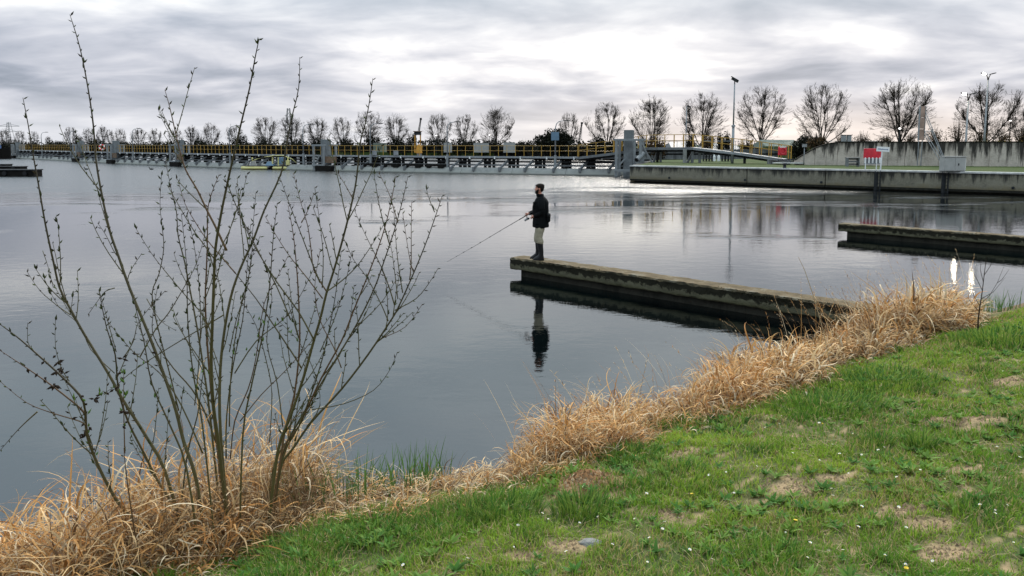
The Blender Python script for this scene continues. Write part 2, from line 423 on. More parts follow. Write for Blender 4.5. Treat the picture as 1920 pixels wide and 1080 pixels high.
# ------------------------------------------------------------------ near bank terrain
BX = np.array([-40, -12, -5.0, -3.3, -2.6, -1.87, -1.36, 0, 1.06, 2.8, 4.7, 6.25, 12, 40])
BY = np.array([-22, -2.5, 2.1, 3.3, 3.78, 4.20, 4.60, 5.20, 5.98, 7.36, 9.05, 10.1, 14.2, 36])
def sdist(x, y): return (y - np.interp(x, BX, BY)) * 0.83
def gnoise(x, y):
    return (np.sin(x * 1.9 + 1.3 * np.sin(y * 1.1)) * np.cos(y * 2.3 + x * 0.4) * 0.025 + np.sin(x * 5.1 + y * 3.7) * np.cos(y * 6.3 - x * 2.2) * 0.010
            + np.sin(x * 13.1 - y * 9.7) * np.cos(y * 15.3 + x * 7.2) * 0.004)
MOUNDS = []
def gz(x, y, mounds=True):
    x = np.asarray(x, float); y = np.asarray(y, float)
    s = sdist(x, y)
    z = np.where(s <= 0, 0.8 + 0.80 * (1 - np.exp(s * 0.26)), 0.8 - 0.50 * s)
    z = np.where(s > 0, np.maximum(0.8 - 0.30 * s - 0.13 * s * s, -2.2), z)
    z = z + gnoise(x, y) * np.clip(1 - s / 3, 0, 1)
    if mounds:
        for (mx, my, rx, ry, h) in MOUNDS:
            d = ((x - mx) / rx) ** 2 + ((y - my) / ry) ** 2
            z = z + h * np.exp(-d * 1.5)
    return z
def PG(px, py):
    """ground point at a pixel"""
    d = ray(px, py); t = 1.0; o = Vector((0, 0, CAMZ))
    while t < 40:
        p = o + d * t
        if p.z < float(gz(p.x, p.y, False)): break
        t += 0.02
    return p
def patch(px, py, rx, ry):
    p = PG(px, py); return (p.x, p.y, rx * p.y / F, ry * p.y / max(60, (py - 270)))
BARE = [patch(*a) for a in ((1725, 985, 50, 17), (1780, 1038, 70, 26), (1700, 960, 44, 13), (1825, 795, 52, 10), (1480, 915, 52, 22), (1545, 895, 34, 9),
        (1790, 885, 52, 11), (1760, 790, 26, 7), (1895, 715, 44, 8), (1860, 679, 34, 5), (1425, 787, 22, 5), (1255, 965, 36, 14), (1295, 850, 34, 9),
        (1070, 1025, 55, 16), (990, 1045, 26, 8), (1835, 930, 30, 8), (1480, 820, 26, 5),
        (1000, 900, 22, 8), (505, 1072, 30, 8))]
_m = [PG(1098, 925), PG(1265, 965), PG(1858, 682), PG(1425, 787), PG(1820, 796)]
MOUNDS += [(_m[0].x, _m[0].y + 0.08, 0.25, 0.22, 0.11), (_m[2].x, _m[2].y, 0.22, 0.20, 0.05), (_m[3].x, _m[3].y, 0.12, 0.12, 0.035), (_m[4].x, _m[4].y, 0.26, 0.16, 0.03)]
BARE.append((_m[0].x + 0.02, _m[0].y + 0.08, 0.22, 0.16))
def bare(x, y):
    b = np.zeros_like(x)
    w = 1 + 0.40 * np.sin(x * 17 + 2 * np.sin(y * 13)) + 0.30 * np.sin(y * 23 - x * 9) + 0.25 * np.sin(x * 47 + 2 * np.sin(y * 39))
    for (cx, cy, rx, ry) in BARE:
        d = np.sqrt(((x - cx) / rx) ** 2 + ((y - cy) / ry) ** 2) * w
        b = np.maximum(b, np.clip(1.30 - d, 0, 1))
    return b
def build_bank():
    xs = np.concatenate([np.linspace(-40, -6, 40)[:-1], np.linspace(-6, 10, 330), np.linspace(10, 40, 60)[1:]])
    ys = np.concatenate([np.linspace(-60, 0, 40)[:-1], np.linspace(0, 14, 300), np.linspace(14, 46, 80)[1:]])
    X, Y = np.meshgrid(xs, ys); Z = gz(X, Y)
    Z = Z + np.clip(bare(X, Y) * 2, 0, 1) * (np.sin(X * 57 + 3 * np.sin(Y * 31)) * np.cos(Y * 61 + 2 * np.sin(X * 43)) * 0.004 + RNG.normal(0, .0022, X.shape))
    V = np.stack([X, Y, Z], -1).reshape(-1, 3)
    nx, ny = len(xs), len(ys)
    i = np.arange(nx - 1)[None, :] + np.arange(ny - 1)[:, None] * nx; i = i.ravel()
    Fq = np.stack([i, i + 1, i + nx + 1, i + nx], 1)
    b = bare(X, Y).ravel()[:, None]; s = sdist(X, Y).ravel()[:, None]
    turf = np.array([0.075, 0.100, 0.030]); sand = np.array([0.36, 0.25, 0.14]); wet = np.array([0.05, 0.04, 0.028]); thatch = np.array([0.16, 0.11, 0.06])
    pat = (0.5 + 0.5 * np.sin(V[:, 0:1] * 3.1 + 2 * np.sin(V[:, 1:2] * 2.7)) * np.cos(V[:, 1:2] * 4.3)) * 0.55
    c = turf * (1 - pat) + np.array([0.19, 0.15, 0.07]) * pat
    c = c * (1 - b) + sand * b
    k = np.clip(s / 0.25, 0, 1); c = c * (1 - k) + thatch * k
    k = np.clip((s - 0.8) / 0.6, 0, 1); c = c * (1 - k) + wet * k
    m = MOUNDS[0]; dm = np.exp(-(((V[:, 0] - m[0]) / 0.24) ** 2 + ((V[:, 1] - m[1]) / 0.2) ** 2) * 1.2)[:, None]
    c = c * (1 - dm) + np.array([0.24, 0.13, 0.055]) * dm
    npmesh('bank', V, Fq, 'bank_soil', c, 'structure', smooth=True)
build_bank()
# one sheet as lake bed and ground out to the horizon, water above it
g = G(); g.add([(-4000, -600, -2.4), (4000, -600, -2.4), (4000, 6000, -2.4), (-4000, 6000, -2.4)], [(0, 1, 2, 3)])
obj('ground', g, 'far_hill', kind='structure')
g = G(); g.add([(-1500, -60, 0), (1500, -60, 0), (1500, 1200, 0), (-1500, 1200, 0)], [(0, 1, 2, 3)])
obj('water', g, 'water', kind='structure')
# far bank land
def prism(name, pts, z0, z1, mat, kind='structure'):
    n = len(pts); g = G()
    g.add([(p[0], p[1], z0) for p in pts] + [(p[0], p[1], z1) for p in pts],
          [tuple(range(n, 2 * n))] + [(i, (i + 1) % n, n + (i + 1) % n, n + i) for i in range(n)])
    return obj(name, g, mat, kind=kind)
prism('far_bank', [(-1400, 420), (-420, 420), (-210, 330), (-110, 235), (-30, 192), (14, 168), (40, 140), (160, 128), (900, 300), (900, 1180), (-1400, 1180)], -2.3, 1.1, 'far_lawn')
# land behind the quay
QL = Vector((9.8, 64.0, 0)); QR = Vector((32.2, 46.6, 0)); qd = (QR - QL).normalized()
QR2 = QL + qd * 62
QZ = 1.40
prism('quay_lawn', [(QL.x + 0.75, QL.y + 0.45), (QR2.x + 0.5, QR2.y + 0.5), (120, 30), (140, 139), (41, 139), (36, 96), (16.2, 86)], -2.3, QZ - 0.02, 'far_lawn')

# ------------------------------------------------------------------ grass and reeds (numpy blades)
def blades(name, root, L, W, az, tilt, curl, segs, tint, mat, twist=0.0, tipfade=None):
    n = len(root); S = segs + 1
    s = np.linspace(0, 1, S)[None, :]
    ang = tilt[:, None] + curl[:, None] * s                      # from vertical
    dl = (L / segs)[:, None]
    dx = np.sin(ang) * dl; dz = np.cos(ang) * dl
    hx = np.concatenate([np.zeros((n, 1)), np.cumsum(dx[:, :-1], 1)], 1); hz = np.concatenate([np.zeros((n, 1)), np.cumsum(dz[:, :-1], 1)], 1)
    azs = az[:, None] + twist * s * RNG.normal(0, 1, (n, 1))
    px = root[:, 0:1] + hx * np.cos(azs); py = root[:, 1:2] + hx * np.sin(azs); pz = root[:, 2:3] + hz
    w = W[:, None] * (1 - s ** 2.2) * 0.5 + 0.0003
    wa = az[:, None] + PI / 2 + RNG.normal(0, 0.5, (n, 1))
    ox = np.cos(wa) * w; oy = np.sin(wa) * w
    Lf = np.stack([px - ox, py - oy, pz], -1); Rt = np.stack([px + ox, py + oy, pz + w * 0.2], -1)
    V = np.stack([Lf, Rt], 2).reshape(-1, 3)                     # n,S,2
    base = (np.arange(n) * S * 2)[:, None] + (np.arange(segs) * 2)[None, :]
    b = base.ravel(); Fq = np.stack([b, b + 1, b + 3, b + 2], 1)
    T = np.repeat(tint[:, None, :], S, 1)
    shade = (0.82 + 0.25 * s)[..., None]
    if tipfade is not None: T = T * (1 - s[..., None] ** 2 * 0.5) + np.array(tipfade) * s[..., None] ** 2 * 0.5
    T = np.repeat((T * shade)[:, :, None, :], 2, 2).reshape(-1, 3)
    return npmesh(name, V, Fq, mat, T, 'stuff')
def inview(x, y, z, m=1.18):
    c, s = math.cos(PITCH), math.sin(PITCH)
    dep = y * c - (z - CAMZ) * s; up = y * s + (z - CAMZ) * c
    u = x / dep * F; v = PPY - up / dep * F
    return (np.abs(u) < 960 * m) & (v < 1080 + 150) & (dep > 0.5)
def nfield(x, y, sc, seed):
    r = np.random.default_rng(seed); out = 0
    for k in range(5):
        a = r.uniform(0, 2 * PI); f = sc * r.uniform(0.6, 1.7); ph = r.uniform(0, 6.28)
        out = out + np.sin((x * math.cos(a) + y * math.sin(a)) * f + ph + 1.3 * np.sin((x * math.sin(a) - y * math.cos(a)) * f * 0.8))
    return out / 5
def sample(n, x0, x1, y0, y1, dens):
    X = []; Y = []; got = 0
    while got < n:
        x = RNG.uniform(x0, x1, n); y = RNG.uniform(y0, y1, n); k = RNG.random(n) < dens(x, y)
        X.append(x[k]); Y.append(y[k]); got += k.sum()
    return np.concatenate(X)[:n], np.concatenate(Y)[:n]
def build_grass():
    def dens(x, y):
        s = sdist(x, y); z = gz(x, y)
        d = np.where(s < -0.08, 1.0, 0.0) * inview(x, y, z) * np.clip(3.2 / np.maximum(y, 1), 0, 1) ** 1.3
        nf = nfield(x, y, 6, 3)
        d = d * (1 - 0.93 * np.clip(bare(x, y) * 1.25 + (nfield(x, y, 30, 91) * .5) * (bare(x, y) > .05), 0, 1)) * np.clip(0.68 + 0.75 * nf, 0.22, 1)
        return d
    n = 150000
    x, y = sample(n, -3.5, 11, 1.6, 12.5, dens); z = gz(x, y) - 0.005
    far = np.clip(y / 4, 1, 2.6)
    clump = nfield(x, y, 8, 5); c2 = nfield(x, y, 2.2, 8); c3 = nfield(x, y, 18, 12)
    L = (0.022 + 0.036 * np.clip(clump + 0.45, 0, 1) + 0.02 * np.clip(c3, 0, 1)) * RNG.uniform(0.55, 1.35, n)
    edge = np.exp(-np.abs(sdist(x, y) + 0.25) * 2.2); L *= 1 + 0.8 * edge * RNG.random(n)
    W = RNG.uniform(0.0028, 0.0060, n) * far
    az = RNG.uniform(0, 2 * PI, n); tilt = np.abs(RNG.normal(0.25, 0.28, n)); curl = RNG.uniform(0.2, 1.6, n)
    g1 = np.array([0.140, 0.275, 0.026]); g2 = np.array([0.330, 0.430, 0.045]); g3 = np.array([0.045, 0.135, 0.022]); dry = np.array([0.46, 0.35, 0.14])
    a = np.clip(0.45 + 0.9 * c2 + RNG.normal(0, 0.22, n), 0, 1)[:, None]; b = np.clip(clump * 0.9 + RNG.normal(0, 0.25, n), 0, 1)[:, None]
    T = g1 * (1 - a) + g2 * a; T = T * (1 - b) + g3 * b
    dr = (RNG.random(n) < (0.13 + 0.40 * np.clip(nfield(x, y, 5, 31) + 0.15, 0, 1)))[:, None]; T = np.where(dr, dry * RNG.uniform(0.6, 1.1, (n, 1)), T)
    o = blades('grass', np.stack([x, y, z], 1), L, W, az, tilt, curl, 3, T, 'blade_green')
    tag(o, 'short green spring grass covering the near bank', 'grass')
    # the same turf, a little coarser, on the bank to either side and underfoot
    def dens2(x, y):
        z = gz(x, y); return np.where(sdist(x, y) < -0.08, 1.0, 0.0) * (1 - inview(x, y, z)) * np.clip(3.0 / np.maximum(np.hypot(x, y), 1.2), 0, 1) ** 1.2
    n = 60000; x, y = sample(n, -7, 15, -2.0, 14, dens2); dd = np.clip(np.hypot(x, y) / 4, 1, 2.6); a = RNG.random((n, 1)); T = g1 * a + g2 * (1 - a); T = np.where(RNG.random((n, 1)) < .25, dry, T)
    o = blades('grass', np.stack([x, y, gz(x, y) - 0.005], 1), RNG.uniform(.03, .085, n), RNG.uniform(0.006, 0.010, n) * dd, RNG.uniform(0, 6.28, n), np.abs(RNG.normal(.3, .3, n)), RNG.uniform(.2, 1.6, n), 2, T, 'blade_green')
    tag(o, 'short green grass on the bank beyond the picture edges', 'grass')
    # longer tufts at marked spots
    R = []
    for (px, py, rad, cnt, ln) in ((1090, 960, 0.18, 380, 0.13), (1265, 905, 0.25, 300, 0.10), (1340, 795, 0.25, 200, 0.10), (1725, 840, 0.10, 150, 0.15), (1640, 835, 0.12, 150, 0.11),
                                   (660, 900, 0.16, 130, 0.26), (600, 925, 0.14, 90, 0.22), (1250, 800, 0.2, 300, 0.11), (940, 960, 0.25, 500, 0.12), (700, 1000, 0.3, 600, 0.10), (1880, 640, 0.5, 600, 0.14),
                                   (860, 975, 0.25, 500, 0.10), (1180, 860, 0.25, 500, 0.10), (1550, 760, 0.5, 900, 0.11), (1650, 720, 0.5, 900, 0.11), (1450, 1045, 0.2, 300, 0.09), (560, 1040, 0.3, 600, 0.10)):
        p = PG(px, py); r = rad * np.sqrt(RNG.random(cnt)); th = RNG.uniform(0, 2 * PI, cnt)
        R.append(np.stack([p.x + r * np.cos(th), p.y + r * np.sin(th), np.full(cnt, ln), th], 1))
    R = np.concatenate(R); m = len(R); zz = gz(R[:, 0], R[:, 1])
    T = np.where(RNG.random((m, 1)) < 0.5, np.array([[0.07, 0.165, 0.025]]), np.array([[0.19, 0.27, 0.045]])) * RNG.uniform(0.7, 1.2, (m, 1))
    o = blades('grass_tufts', np.stack([R[:, 0], R[:, 1], zz - 0.01], 1), R[:, 2] * RNG.uniform(0.5, 1.2, m), np.full(m, 0.0055) * np.clip(R[:, 1] / 4, 1, 2), R[:, 3] + RNG.normal(0, 0.6, m),
               np.abs(RNG.normal(0.15, 0.2, m)), RNG.uniform(0.2, 1.3, m), 5, T, 'blade_green')
    tag(o, 'taller bright green grass tufts standing out of the short turf', 'grass')
    # broad leaved weeds: rosettes of short wide leaves
    k = 1000
    def dw(x, y): return np.where(sdist(x, y) < -0.15, 1.0, 0.0) * inview(x, y, gz(x, y), 1.05) * np.clip(3.2 / np.maximum(y, 1), 0, 1) * (1 - np.clip(bare(x, y) * 1.3, 0, 1)) * np.clip(0.4 + nfield(x, y, 3, 55), 0, 1)
    cx, cy = sample(k, -3, 9.5, 1.8, 10.5, dw); q = 8
    x = np.repeat(cx, q) + RNG.normal(0, 0.004, k * q); y = np.repeat(cy, q) + RNG.normal(0, 0.004, k * q); m = k * q
    sz = np.repeat(RNG.uniform(0.03, 0.075, k), q)
    T = np.repeat(np.where(RNG.random((k, 1)) < 0.5, np.array([[0.075, 0.17, 0.030]]), np.array([[0.15, 0.25, 0.045]])), q, 0) * RNG.uniform(0.8, 1.25, (m, 1))
    o = blades('weed_leaves', np.stack([x, y, gz(x, y) + 0.008], 1), sz * RNG.uniform(0.7, 1.2, m), sz * 0.36, np.tile(np.arange(q) / q * 2 * PI, k) + RNG.normal(0, 0.3, m),
               RNG.uniform(0.7, 1.15, m), RNG.uniform(0.2, 0.7, m), 3, T, 'blade_green')
    tag(o, 'low rosettes of broad weed leaves among the grass', 'weeds')
    # dead thatch lying in the turf
    k = 9000
    x, y = sample(k, -3.5, 10, 1.8, 11, dens)
    T = np.array([[0.42, 0.32, 0.17]]) * RNG.uniform(0.5, 1.15, (k, 1))
    o = blades('dead_thatch', np.stack([x, y, gz(x, y) + 0.012], 1), RNG.uniform(0.03, 0.09, k), np.full(k, 0.003) * np.clip(y / 4, 1, 2), RNG.uniform(0, 6.28, k), RNG.uniform(1.1, 1.6, k), RNG.normal(0, 0.5, k), 3, T, 'straw')
    tag(o, 'dead straw thatch lying between the green blades', 'thatch')
build_grass()

STRAW = np.array([[0.76, 0.50, 0.25], [0.68, 0.36, 0.13], [0.50, 0.22, 0.065], [0.82, 0.64, 0.42], [0.20, 0.11, 0.055]])
def straw_tint(n, p):
    i = RNG.choice(5, n, p=p); return STRAW[i] * RNG.uniform(0.7, 1.12, (n, 1))
def reed_zone(name, x0, x1, smin, smax, n, Lm, tiltm, curlm, label, p, segs=7, width=0.012, per=46, rad=0.06):
    """tussocks: blades arch outwards from many clump centres"""
    def dens(x, y):
        s = sdist(x, y); z = gz(x, y)
        return np.where((s > smin) & (s < smax), 1.0, 0.0) * inview(x, y, z, 1.3) * np.clip(0.8 + 0.6 * nfield(x, y, 4.5, 77), 0.2, 1)
    ya = float(np.interp(x0, BX, BY)) - 1; yb = float(np.interp(x1, BX, BY)) + 3
    nc = n // per
    cx, cy = sample(nc, x0, x1, ya, yb, dens); cl = RNG.uniform(0.38, 1.32, nc); ctone = RNG.uniform(0.72, 1.12, nc); clean = RNG.normal(math.radians(-35), 0.7, nc)
    i = np.repeat(np.arange(nc), per); n = len(i)
    th = RNG.uniform(0, 2 * PI, n); rr = np.abs(RNG.normal(0, rad, n)); x = cx[i] + np.cos(th) * rr; y = cy[i] + np.sin(th) * rr
    s = sdist(x, y)
    prof = np.clip((s - smin) / 0.40 + 0.25, 0.35, 1) * (0.7 + 0.3 * np.clip(nfield(x, y, 2.5, 41) + 0.5, 0, 1)) * cl[i]
    prof = prof * np.interp(x, [-4, -2.3, -1.5, -.2, 0.05, .35, .9, 1.4, 1.75, 2.2, 3.0, 3.6, 4.2, 5.2, 6.2, 6.9], [1.3, 1.05, .9, .9, .45, 1.0, 1.15, .8, .70, 1.15, .75, .62, .74, 1.0, .95, .40])
    L = Lm * prof * RNG.uniform(0.6, 1.2, n)
    lift = np.where(RNG.random(n) < 0.6, RNG.uniform(0, 0.62, n), 0) * Lm * prof
    L = np.where(lift > 0, L * 0.62, L)
    z = gz(x, y) + lift - 0.02
    out = lift * 0.35
    az = th + RNG.normal(0, 0.7, n)
    lean = RNG.random(n) < 0.35
    az = np.where(lean, clean[i] + RNG.normal(0, 0.5, n), az)
    x = x + np.cos(az) * out; y = y + np.sin(az) * out
    tilt = np.abs(RNG.normal(tiltm, 0.3, n)); curl = RNG.normal(curlm, 0.8, n)
    flat = RNG.random(n) < 0.16; tilt = np.where(flat, RNG.uniform(0.9, 1.6, n), tilt); curl = np.where(flat, RNG.normal(0.2, 0.3, n), curl)
    W = width * RNG.uniform(0.30, 1.3, n) * np.clip(y / 6, 0.8, 1.5)
    T = straw_tint(n, p) * ctone[i][:, None]
    T = T * (0.36 + 0.70 * np.clip(lift / (Lm * 0.4) + RNG.random(n) * 0.8, 0, 1))[:, None]  # low blades tinted darker, shade inside the tussocks put into colour
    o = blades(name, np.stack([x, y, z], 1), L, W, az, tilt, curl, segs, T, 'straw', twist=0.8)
    tag(o, label, 'dry reeds')
pp = [0.30, 0.32, 0.17, 0.12, 0.09]
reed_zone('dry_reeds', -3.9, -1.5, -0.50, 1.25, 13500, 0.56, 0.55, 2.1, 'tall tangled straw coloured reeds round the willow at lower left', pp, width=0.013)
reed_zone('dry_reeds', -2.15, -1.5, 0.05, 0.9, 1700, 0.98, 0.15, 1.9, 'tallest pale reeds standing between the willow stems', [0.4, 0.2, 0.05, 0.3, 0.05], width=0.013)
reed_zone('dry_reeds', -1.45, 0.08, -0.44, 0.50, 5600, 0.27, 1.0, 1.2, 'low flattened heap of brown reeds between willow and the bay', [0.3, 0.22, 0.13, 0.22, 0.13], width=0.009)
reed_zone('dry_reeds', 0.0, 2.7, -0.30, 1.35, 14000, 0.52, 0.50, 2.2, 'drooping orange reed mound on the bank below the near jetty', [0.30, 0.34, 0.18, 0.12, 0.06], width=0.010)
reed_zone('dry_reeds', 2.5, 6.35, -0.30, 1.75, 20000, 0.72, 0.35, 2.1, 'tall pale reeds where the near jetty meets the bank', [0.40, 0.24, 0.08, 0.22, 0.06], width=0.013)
reed_zone('bank_thatch', -4.2, 6.5, -0.60, 0.0, 3200, 0.17, 1.25, 0.8, 'matted straw at the edge between reeds and turf', [0.25, 0.2, 0.1, 0.28, 0.17], width=0.007, segs=4, per=16, rad=0.1)
def plumes():
    """thin upright seed stalks with drooping heads above the reed beds"""
    n = 150; xs = np.concatenate([RNG.uniform(3.0, 6.4, 110), RNG.uniform(-3.4, -1.3, 15), RNG.uniform(0.1, 2.7, 25)])
    s = RNG.uniform(0.1, 1.2, n); y = np.interp(xs, BX, BY) + s / 0.83; z = gz(xs, y)
    L = np.where(xs > 3, RNG.uniform(0.7, 1.05, n), RNG.uniform(0.5, 0.8, n))
    az = RNG.normal(math.radians(160), 0.9, n); tilt = np.abs(RNG.normal(0.12, 0.15, n)); curl = RNG.uniform(0.3, 1.1, n)
    T = straw_tint(n, pp) * 0.8
    o = blades('reed_stalks', np.stack([xs, y, z], 1), L, np.full(n, 0.005), az, tilt, curl, 9, T, 'straw'); tag(o, 'thin dry seed stalks rising above the reed beds', 'reed stalks')
    # heads
    q = 12; idx = np.repeat(np.arange(n), q); f = RNG.uniform(0.70, 1.0, n * q)
    ang = tilt[idx] + curl[idx] * f * 0.45; d = L[idx] * f
    hx = xs[idx] + np.sin(ang) * d * np.cos(az[idx]); hy = y[idx] + np.sin(ang) * d * np.sin(az[idx]); hz = z[idx] + np.cos(ang) * d
    m = n * q
    o = blades('seed_heads', np.stack([hx, hy, hz], 1), RNG.uniform(0.02, 0.05, m), np.full(m, 0.0045), az[idx] + RNG.normal(0, 0.7, m), RNG.uniform(0.3, 1.2, m), RNG.uniform(0.5, 1.5, m), 3,
               straw_tint(m, [0.3, 0.2, 0.15, 0.2, 0.15]) * 0.85, 'straw'); tag(o, 'feathery brown seed heads on the dry stalks', 'seed heads')
    # single long wisps leaning over the water
    W = [(-0.0, 0), (0.25, 0.1)]
    n = 40; xs = RNG.uniform(-0.2, 3.0, n); s = RNG.uniform(0.4, 1.3, n); y = np.interp(xs, BX, BY) + s / 0.83
    o = blades('reed_wisps', np.stack([xs, y, gz(xs, y)], 1), RNG.uniform(0.5, 0.95, n), np.full(n, 0.004), RNG.normal(math.radians(150), 0.5, n), RNG.uniform(0.1, 0.6, n), RNG.uniform(0.2, 0.9, n), 8,
               straw_tint(n, pp), 'straw'); tag(o, 'single pale grass wisps leaning out over the water', 'reed wisps')
    n = 420; xs = np.concatenate([RNG.uniform(-1.5, -0.5, 260), RNG.uniform(6.3, 7.6, 160)]); s = RNG.uniform(0.1, 0.9, n); y = np.interp(xs, BX, BY) + s / 0.83
    T = np.array([[0.09, 0.17, 0.04]]) * RNG.uniform(0.6, 1.4, (n, 1))
    o = blades('iris_leaves', np.stack([xs, y, gz(xs, y) - 0.02], 1), RNG.uniform(0.18, 0.40, n), np.full(n, 0.009), RNG.uniform(0, 6.28, n), np.abs(RNG.normal(0.15, 0.12, n)), RNG.uniform(0.1, 0.7, n), 6, T, 'blade_green')
    tag(o, 'fresh green iris blades pushing up at the water edge', 'water plants')
plumes()

# bits on the lawn
def crumbs():
    """loose soil crumbs and small clods lying on the bare patches and molehills"""
    P_ = []
    for (cx, cy, rx, ry) in BARE:
        n = int(1400 * min(1.0, (rx * ry) / 0.03)) // 3 + 60; r = RNG.random(n) ** .6 * 1.15; th = RNG.uniform(0, 6.28, n)
        P_.append(np.stack([cx + np.cos(th) * r * rx, cy + np.sin(th) * r * ry], 1))
    m = MOUNDS[0]; n = 1500; r = np.abs(RNG.normal(0, .6, n)); th = RNG.uniform(0, 6.28, n); P_.append(np.stack([m[0] + np.cos(th) * r * m[2], m[1] + np.sin(th) * r * m[3]], 1)); nm = n
    Q = np.concatenate(P_); n = len(Q); z = gz(Q[:, 0], Q[:, 1]); sz = RNG.gamma(2.0, .0028, n) + .0015
    base = np.array([[1, 0, -.3], [-.5, .87, -.3], [-.5, -.87, -.3], [0, 0, .8]]); V = (base[None] * RNG.uniform(.6, 1.4, (n, 4, 3))) * sz[:, None, None]
    a = RNG.uniform(0, 6.28, n); c, s_ = np.cos(a)[:, None], np.sin(a)[:, None]; V = np.stack([V[..., 0] * c - V[..., 1] * s_, V[..., 0] * s_ + V[..., 1] * c, V[..., 2]], -1)
    V = V + np.stack([Q[:, 0], Q[:, 1], z + .001], 1)[:, None, :]; F_ = (np.arange(n) * 4)[:, None, None] + np.array([[0, 1, 3], [1, 2, 3], [2, 0, 3]])[None]
    T = np.array([[0.30, 0.21, 0.12]]) * RNG.uniform(.45, 1.35, (n, 1)); T[-nm:] = np.array([[0.24, 0.125, 0.055]]) * RNG.uniform(.4, 1.5, (nm, 1))
    o = npmesh('soil_crumbs', V.reshape(-1, 3), F_.reshape(-1, 3), 'foliage', np.repeat(T, 4, 0), 'stuff'); tag(o, 'loose crumbs of dry soil on the bare patches and molehill', 'soil')
crumbs()
def rock(name, px, py, r, label, flat=0.35):
    p = PG(px, py); p.z = float(gz(p.x, p.y)) + r * flat * 0.2; g = G(); g.ell(p, (r, r * 0.7, r * flat), 9, 6, noise=0.14)
    tag(obj(name, g, 'stone', loc=p), label, 'stone')
rock('stone', 1108, 1022, 0.065, 'flat grey stone half sunk in a bare sandy patch', 0.3)
rock('stone', 418, 1045, 0.055, 'pale stone in the grass at the foot of the left willow', 0.3)
0 and rock('stone', 1265, 968, 0.05, 'small tan clod on the sandy patch right of the grass tuft', 0.3)
0 and rock('stone', 1415, 772, 0.05, 'small clod on the slope below the orange reeds', 0.4)
def flowers():
    proto = {}
    for kind in ('daisy', 'dandelion'):
        g = G(); n = 11 if kind == 'daisy' else 14; R = 0.011 if kind == 'daisy' else 0.015
        for k in range(n):
            a = 2 * PI * k / n; ca, sa = math.cos(a), math.sin(a); w = R * 0.30
            g.add([(ca * R * .2, sa * R * .2, 0.036), (ca * R * .7 - sa * w, sa * R * .7 + ca * w, 0.040), (ca * R, sa * R, 0.040), (ca * R * .7 + sa * w, sa * R * .7 - ca * w, 0.040)], [(0, 1, 2, 3)], mi=0)
        g.ell((0, 0, 0.038), (R * .38, R * .38, 0.003), 8, 4, mi=1)
        g.tube([(0, 0, 0), (0.002, 0, 0.037)], 0.0008, 4, mi=2)
        me = obj(kind, g, ['petal_white' if kind == 'daisy' else 'petal_yellow', 'petal_yellow', 'far_lawn']); proto[kind] = me
    spots = [(1088, 993), (1028, 985), (957, 1040), (1125, 985), (1195, 985), (1335, 905), (1357, 893), (1280, 985), (1205, 935), (1390, 965), (1590, 895), (1598, 822), (1648, 850), (1655, 860), (1632, 872), (1612, 862),
             (1617, 874), (1500, 925), (1520, 938), (1560, 935), (1565, 945), (1510, 1055), (1552, 1050), (1580, 1048), (1470, 1005), (1605, 1000), (1478, 1010), (1520, 1030), (1700, 1070), (1660, 1058), (1858, 980),
             (1862, 965), (1890, 960), (1840, 960), (1900, 1030), (1690, 905), (1730, 890), (1700, 1005), (1895, 790), (1870, 850), (1790, 705), (1800, 690), (1880, 700), (1455, 797), (1470, 790), (1462, 805), (1310, 700),
             (1540, 800), (1520, 830), (1670, 775), (1440, 815), (1010, 975), (1060, 1055), (870, 1065), (760, 1070), (1210, 1065), (1225, 1020), (1247, 1000), (1238, 1010), (1330, 1070), (1290, 1045), (975, 1000), (1150, 1040),
             (1560, 845), (1640, 700), (1720, 720), (1580, 865), (1530, 870), (1490, 860), (1770, 905), (1905, 870), (1370, 935), (1420, 880), (1750, 1070), (1610, 960), (1680, 965)]
    first = {'daisy': True, 'dandelion': True}
    def put(kind, px, py, label, group):
        src = proto[kind]
        o = src if first[kind] else src.copy()
        if not first[kind]: C.objects.link(o)
        first[kind] = False
        px += random.uniform(-6, 6); py += random.uniform(-4, 4)
        p = PG(px, py); z = float(gz(p.x, p.y)); o.location = (p.x, p.y, z + 0.012)
        sc = random.uniform(0.5, 0.95); o.scale = (sc, sc, sc); o.rotation_euler = (random.uniform(0, 0.5), random.uniform(-0.3, 0.3), random.uniform(0, 6))
        tag(o, label, 'flower', group)
    for px, py in spots:
        if float(sdist(PG(px, py).x, PG(px, py).y)) > -0.1: continue
        put('daisy', px, py, 'tiny white daisy dotted in the grass of the near bank', 'daisies in the grass')
    for px, py, lab in ((1293, 943, 'yellow dandelion on the grass beside the middle sandy patch'), (1485, 993, 'yellow dandelion on the grass left of the long bare strip'),
                        (1543, 805, 'yellow dandelion highest up the slope near the reeds'), (1694, 1078, 'yellow dandelion at the bottom edge below the bare strip')):
        put('dandelion', px, py, lab, 'dandelions in the grass')
flowers()

